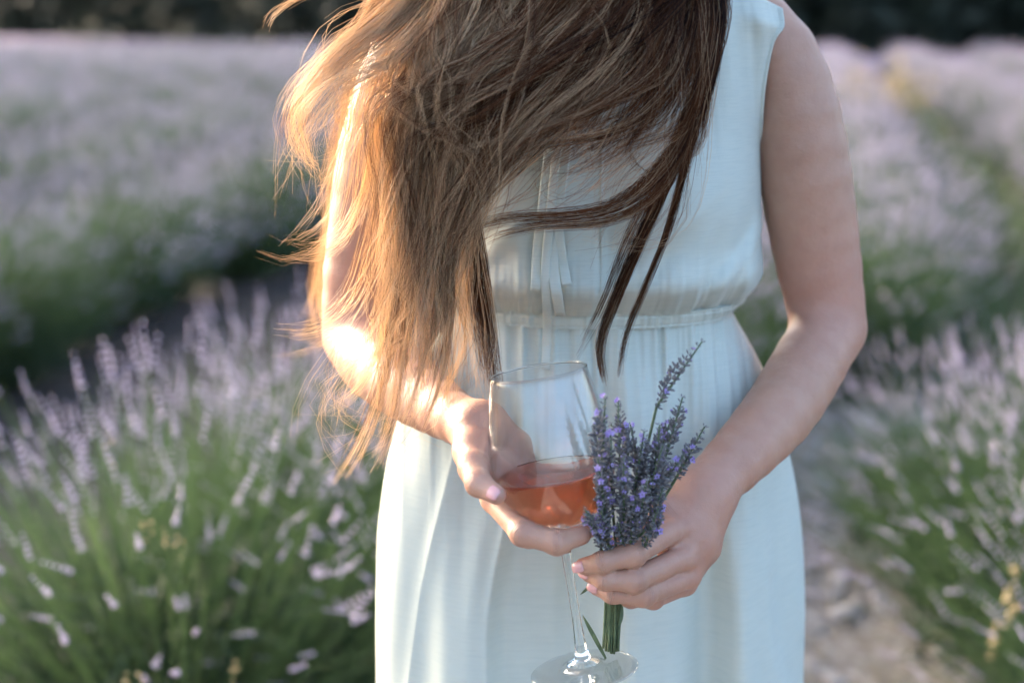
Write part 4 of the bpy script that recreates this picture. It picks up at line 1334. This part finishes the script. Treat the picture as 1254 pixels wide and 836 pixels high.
def floret(p, d, s):
    """open two-lipped lavender flower: five little cupped petals"""
    d = d/np.linalg.norm(d); a = np.cross(d, [.2, .3, .9]); a /= np.linalg.norm(a); b = np.cross(d, a)
    vs, fs = [], []
    for j in range(5):
        g = 2*math.pi*j/5 + rb.uniform(-.2, .2); e = a*math.cos(g) + b*math.sin(g); w = np.cross(d, e)
        k = s*rb.uniform(.8, 1.15); n = len(vs)
        vs += [p, p + e*k*.5 + w*k*.34 + d*k*.25, p + e*k + d*k*.18, p + e*k*.5 - w*k*.34 + d*k*.25, p + e*k*.55 + d*k*.05]
        fs += [[n, n + 1, n + 4], [n + 1, n + 2, n + 4], [n + 2, n + 3, n + 4], [n + 3, n, n + 4]]
    return vs, fs
class Acc:
    def __init__(s): s.v, s.f = [], []
    def add(s, vf):
        n = len(s.v); s.v += list(vf[0]); s.f += [[i + n for i in q] for q in vf[1]]
bouquet = bpy.data.objects.new('lavender_bouquet', None); COL.objects.link(bouquet)
grip = P(752, 708, -.234)
tag(bouquet, 'small bouquet of dark lavender sprigs gripped in the woman\'s fist', 'bouquet')
SPR = [((737, 585), (741, 488), -.285, 13), ((760, 595), (757, 492), -.270, 13), ((804, 498), (860, 418), -.262, 11), ((814, 562), (836, 486), -.262, 12),
       ((828, 585), (863, 522), -.258, 11), ((776, 605), (789, 528), -.276, 13), ((744, 645), (732, 562), -.292, 13), ((788, 622), (812, 545), -.282, 13),
       ((764, 642), (764, 560), -.294, 14), ((742, 655), (716, 624), -.296, 11), ((798, 612), (838, 556), -.272, 12), ((780, 652), (792, 588), -.290, 13),
       ((748, 676), (736, 624), -.282, 13), ((772, 664), (778, 606), -.284, 13), 
       ((806, 560), (822, 512), -.250, 11), ((770, 540), (748, 520), -.250, 11), ((794, 650), (812, 596), -.278, 12), ((764, 668), (757, 640), -.276, 12),
       ((750, 620), (748, 530), -.288, 13), ((800, 590), (808, 520), -.268, 13), ((786, 585), (772, 520), -.262, 12),
       ((736, 668), (724, 640), -.288, 11), ((790, 668), (806, 622), -.284, 12)]
for i, (b0, t0, Y, rp) in enumerate(SPR):
    Yb = Y*.55 + -.234*.45 if b0[1] > 600 else Y*.8 - .234*.2
    pb, pt = P(*b0, Yb), P(*t0, Y)
    side = rb.uniform(-8, 8)
    low = P(752 + side*.8 - (b0[0] - 755)*.10, rb.uniform(786, 800), -.226 + rb.uniform(-.006, .006))
    gp = P(754 + side*.9, 706, -.231 + rb.uniform(-.006, .006))
    # stalk: foot, grip, below the head
    ctl = [low, gp, pb*.5 + gp*.5 + np.array([0, -.002, -.003]), pb]
    tt = np.linspace(0, 3, 16); fx = [table(range(4), [c[k] for c in ctl]) for k in range(3)]
    path = [np.array([fx[k](x) for k in range(3)]) for x in tt]
    sp = mesh_obj('sprig', *tube(path + [pt], [.0011]*16 + [.0006], 6), M['stalk'], bouquet)
    A, B = Acc(), Acc()
    L = np.linalg.norm(pt - pb); ax = (pt - pb)/L
    bend = np.array([rb.uniform(-1, 1), rb.uniform(-.5, .5), 0])*.004
    nw = max(5, int(L/.0040))
    u = np.cross(ax, [0, 1, .2]); u /= np.linalg.norm(u); w = np.cross(ax, u)
    for q in range(nw):
        s = q/(nw - 1); c = pb + ax*L*s + bend*math.sin(s*math.pi)
        prof_ = (.62 + .5*math.sin(min(1, s*1.15)*math.pi)**.7)*(1 - .45*max(0, s - .6)/.4)
        nb = 9 if s < .8 else 6
        ph = rb.uniform(0, 6.3)
        for k in range(nb):
            g = ph + 2*math.pi*k/nb + rb.uniform(-.25, .25)
            rad = u*math.cos(g) + w*math.sin(g)
            d = rad*rb.uniform(.6, 1.15) + ax*rb.uniform(.25, 1.15)
            Lb = rp*S(*t0, Y)*.75*prof_*rb.uniform(.55, 1.4)
            A.add(bud(c + rad*.0008, d, Lb*1.08, Lb*.165))
            if rb.random() < .05 and s > .1:
                pp_ = c + d/np.linalg.norm(d)*Lb*.95
                B.add(floret(pp_, d + np.array([0, -.3, 0]), rb.uniform(.0022, .0036)))
            elif rb.random() < .10:
                B.add(bud(c + d/np.linalg.norm(d)*Lb*.8, d, Lb*.35, Lb*.12))
    mesh_obj('flower_spike', A.v, A.f, M['calyx'], sp)
    if B.v: mesh_obj('blossoms', B.v, B.f, M['blossom'], sp)
# a few narrow leaves left on the stalks
def leaf_blade(p0, p1, bow, w):
    p0, p1 = np.array(p0), np.array(p1); vs, fs = [], []
    for i in range(9):
        t = i/8; c = p0*(1 - t) + p1*t + np.array(bow)*math.sin(t*math.pi)
        ww = w*math.sin(math.pi*min(1, .12 + t*.88))**.7
        tg = (p1 - p0)/np.linalg.norm(p1 - p0); s = np.cross(tg, [0, 1, 0]); s /= np.linalg.norm(s)
        vs += [c - s*ww, c + np.array([0, .0006, 0]), c + s*ww]
    for i in range(8):
        a = i*3; fs += [[a, a + 1, a + 4, a + 3], [a + 1, a + 2, a + 5, a + 4]]
    return mesh_obj('leaf', vs, fs, M['stalk'], bouquet)
leaf_blade(P(742, 806, -.226), P(713, 752, -.224), (-.001, 0, .002), .0018)
leaf_blade(P(735, 700, -.222), P(710, 728, -.220), (0, 0, -.002), .0016)
leaf_blade(P(748, 742, -.222), P(757, 792, -.222), (.002, 0, 0), .0015)
leaf_blade(P(762, 742, -.236), P(757, 770, -.240), (.001, 0, 0), .0014)
for q in range(4):
    x = 744 + q*5
    path = [P(x + 4, 700, -.232), P(x + rb.uniform(-2, 2), 745, -.229 - .002*(q % 2)), P(x - 1 + rb.uniform(-3, 3), 795 + rb.uniform(-7, 5), -.226)]
    mesh_obj('stalk', *tube(path, [.0012, .0012, .0011], 6), M['stalk'], bouquet)
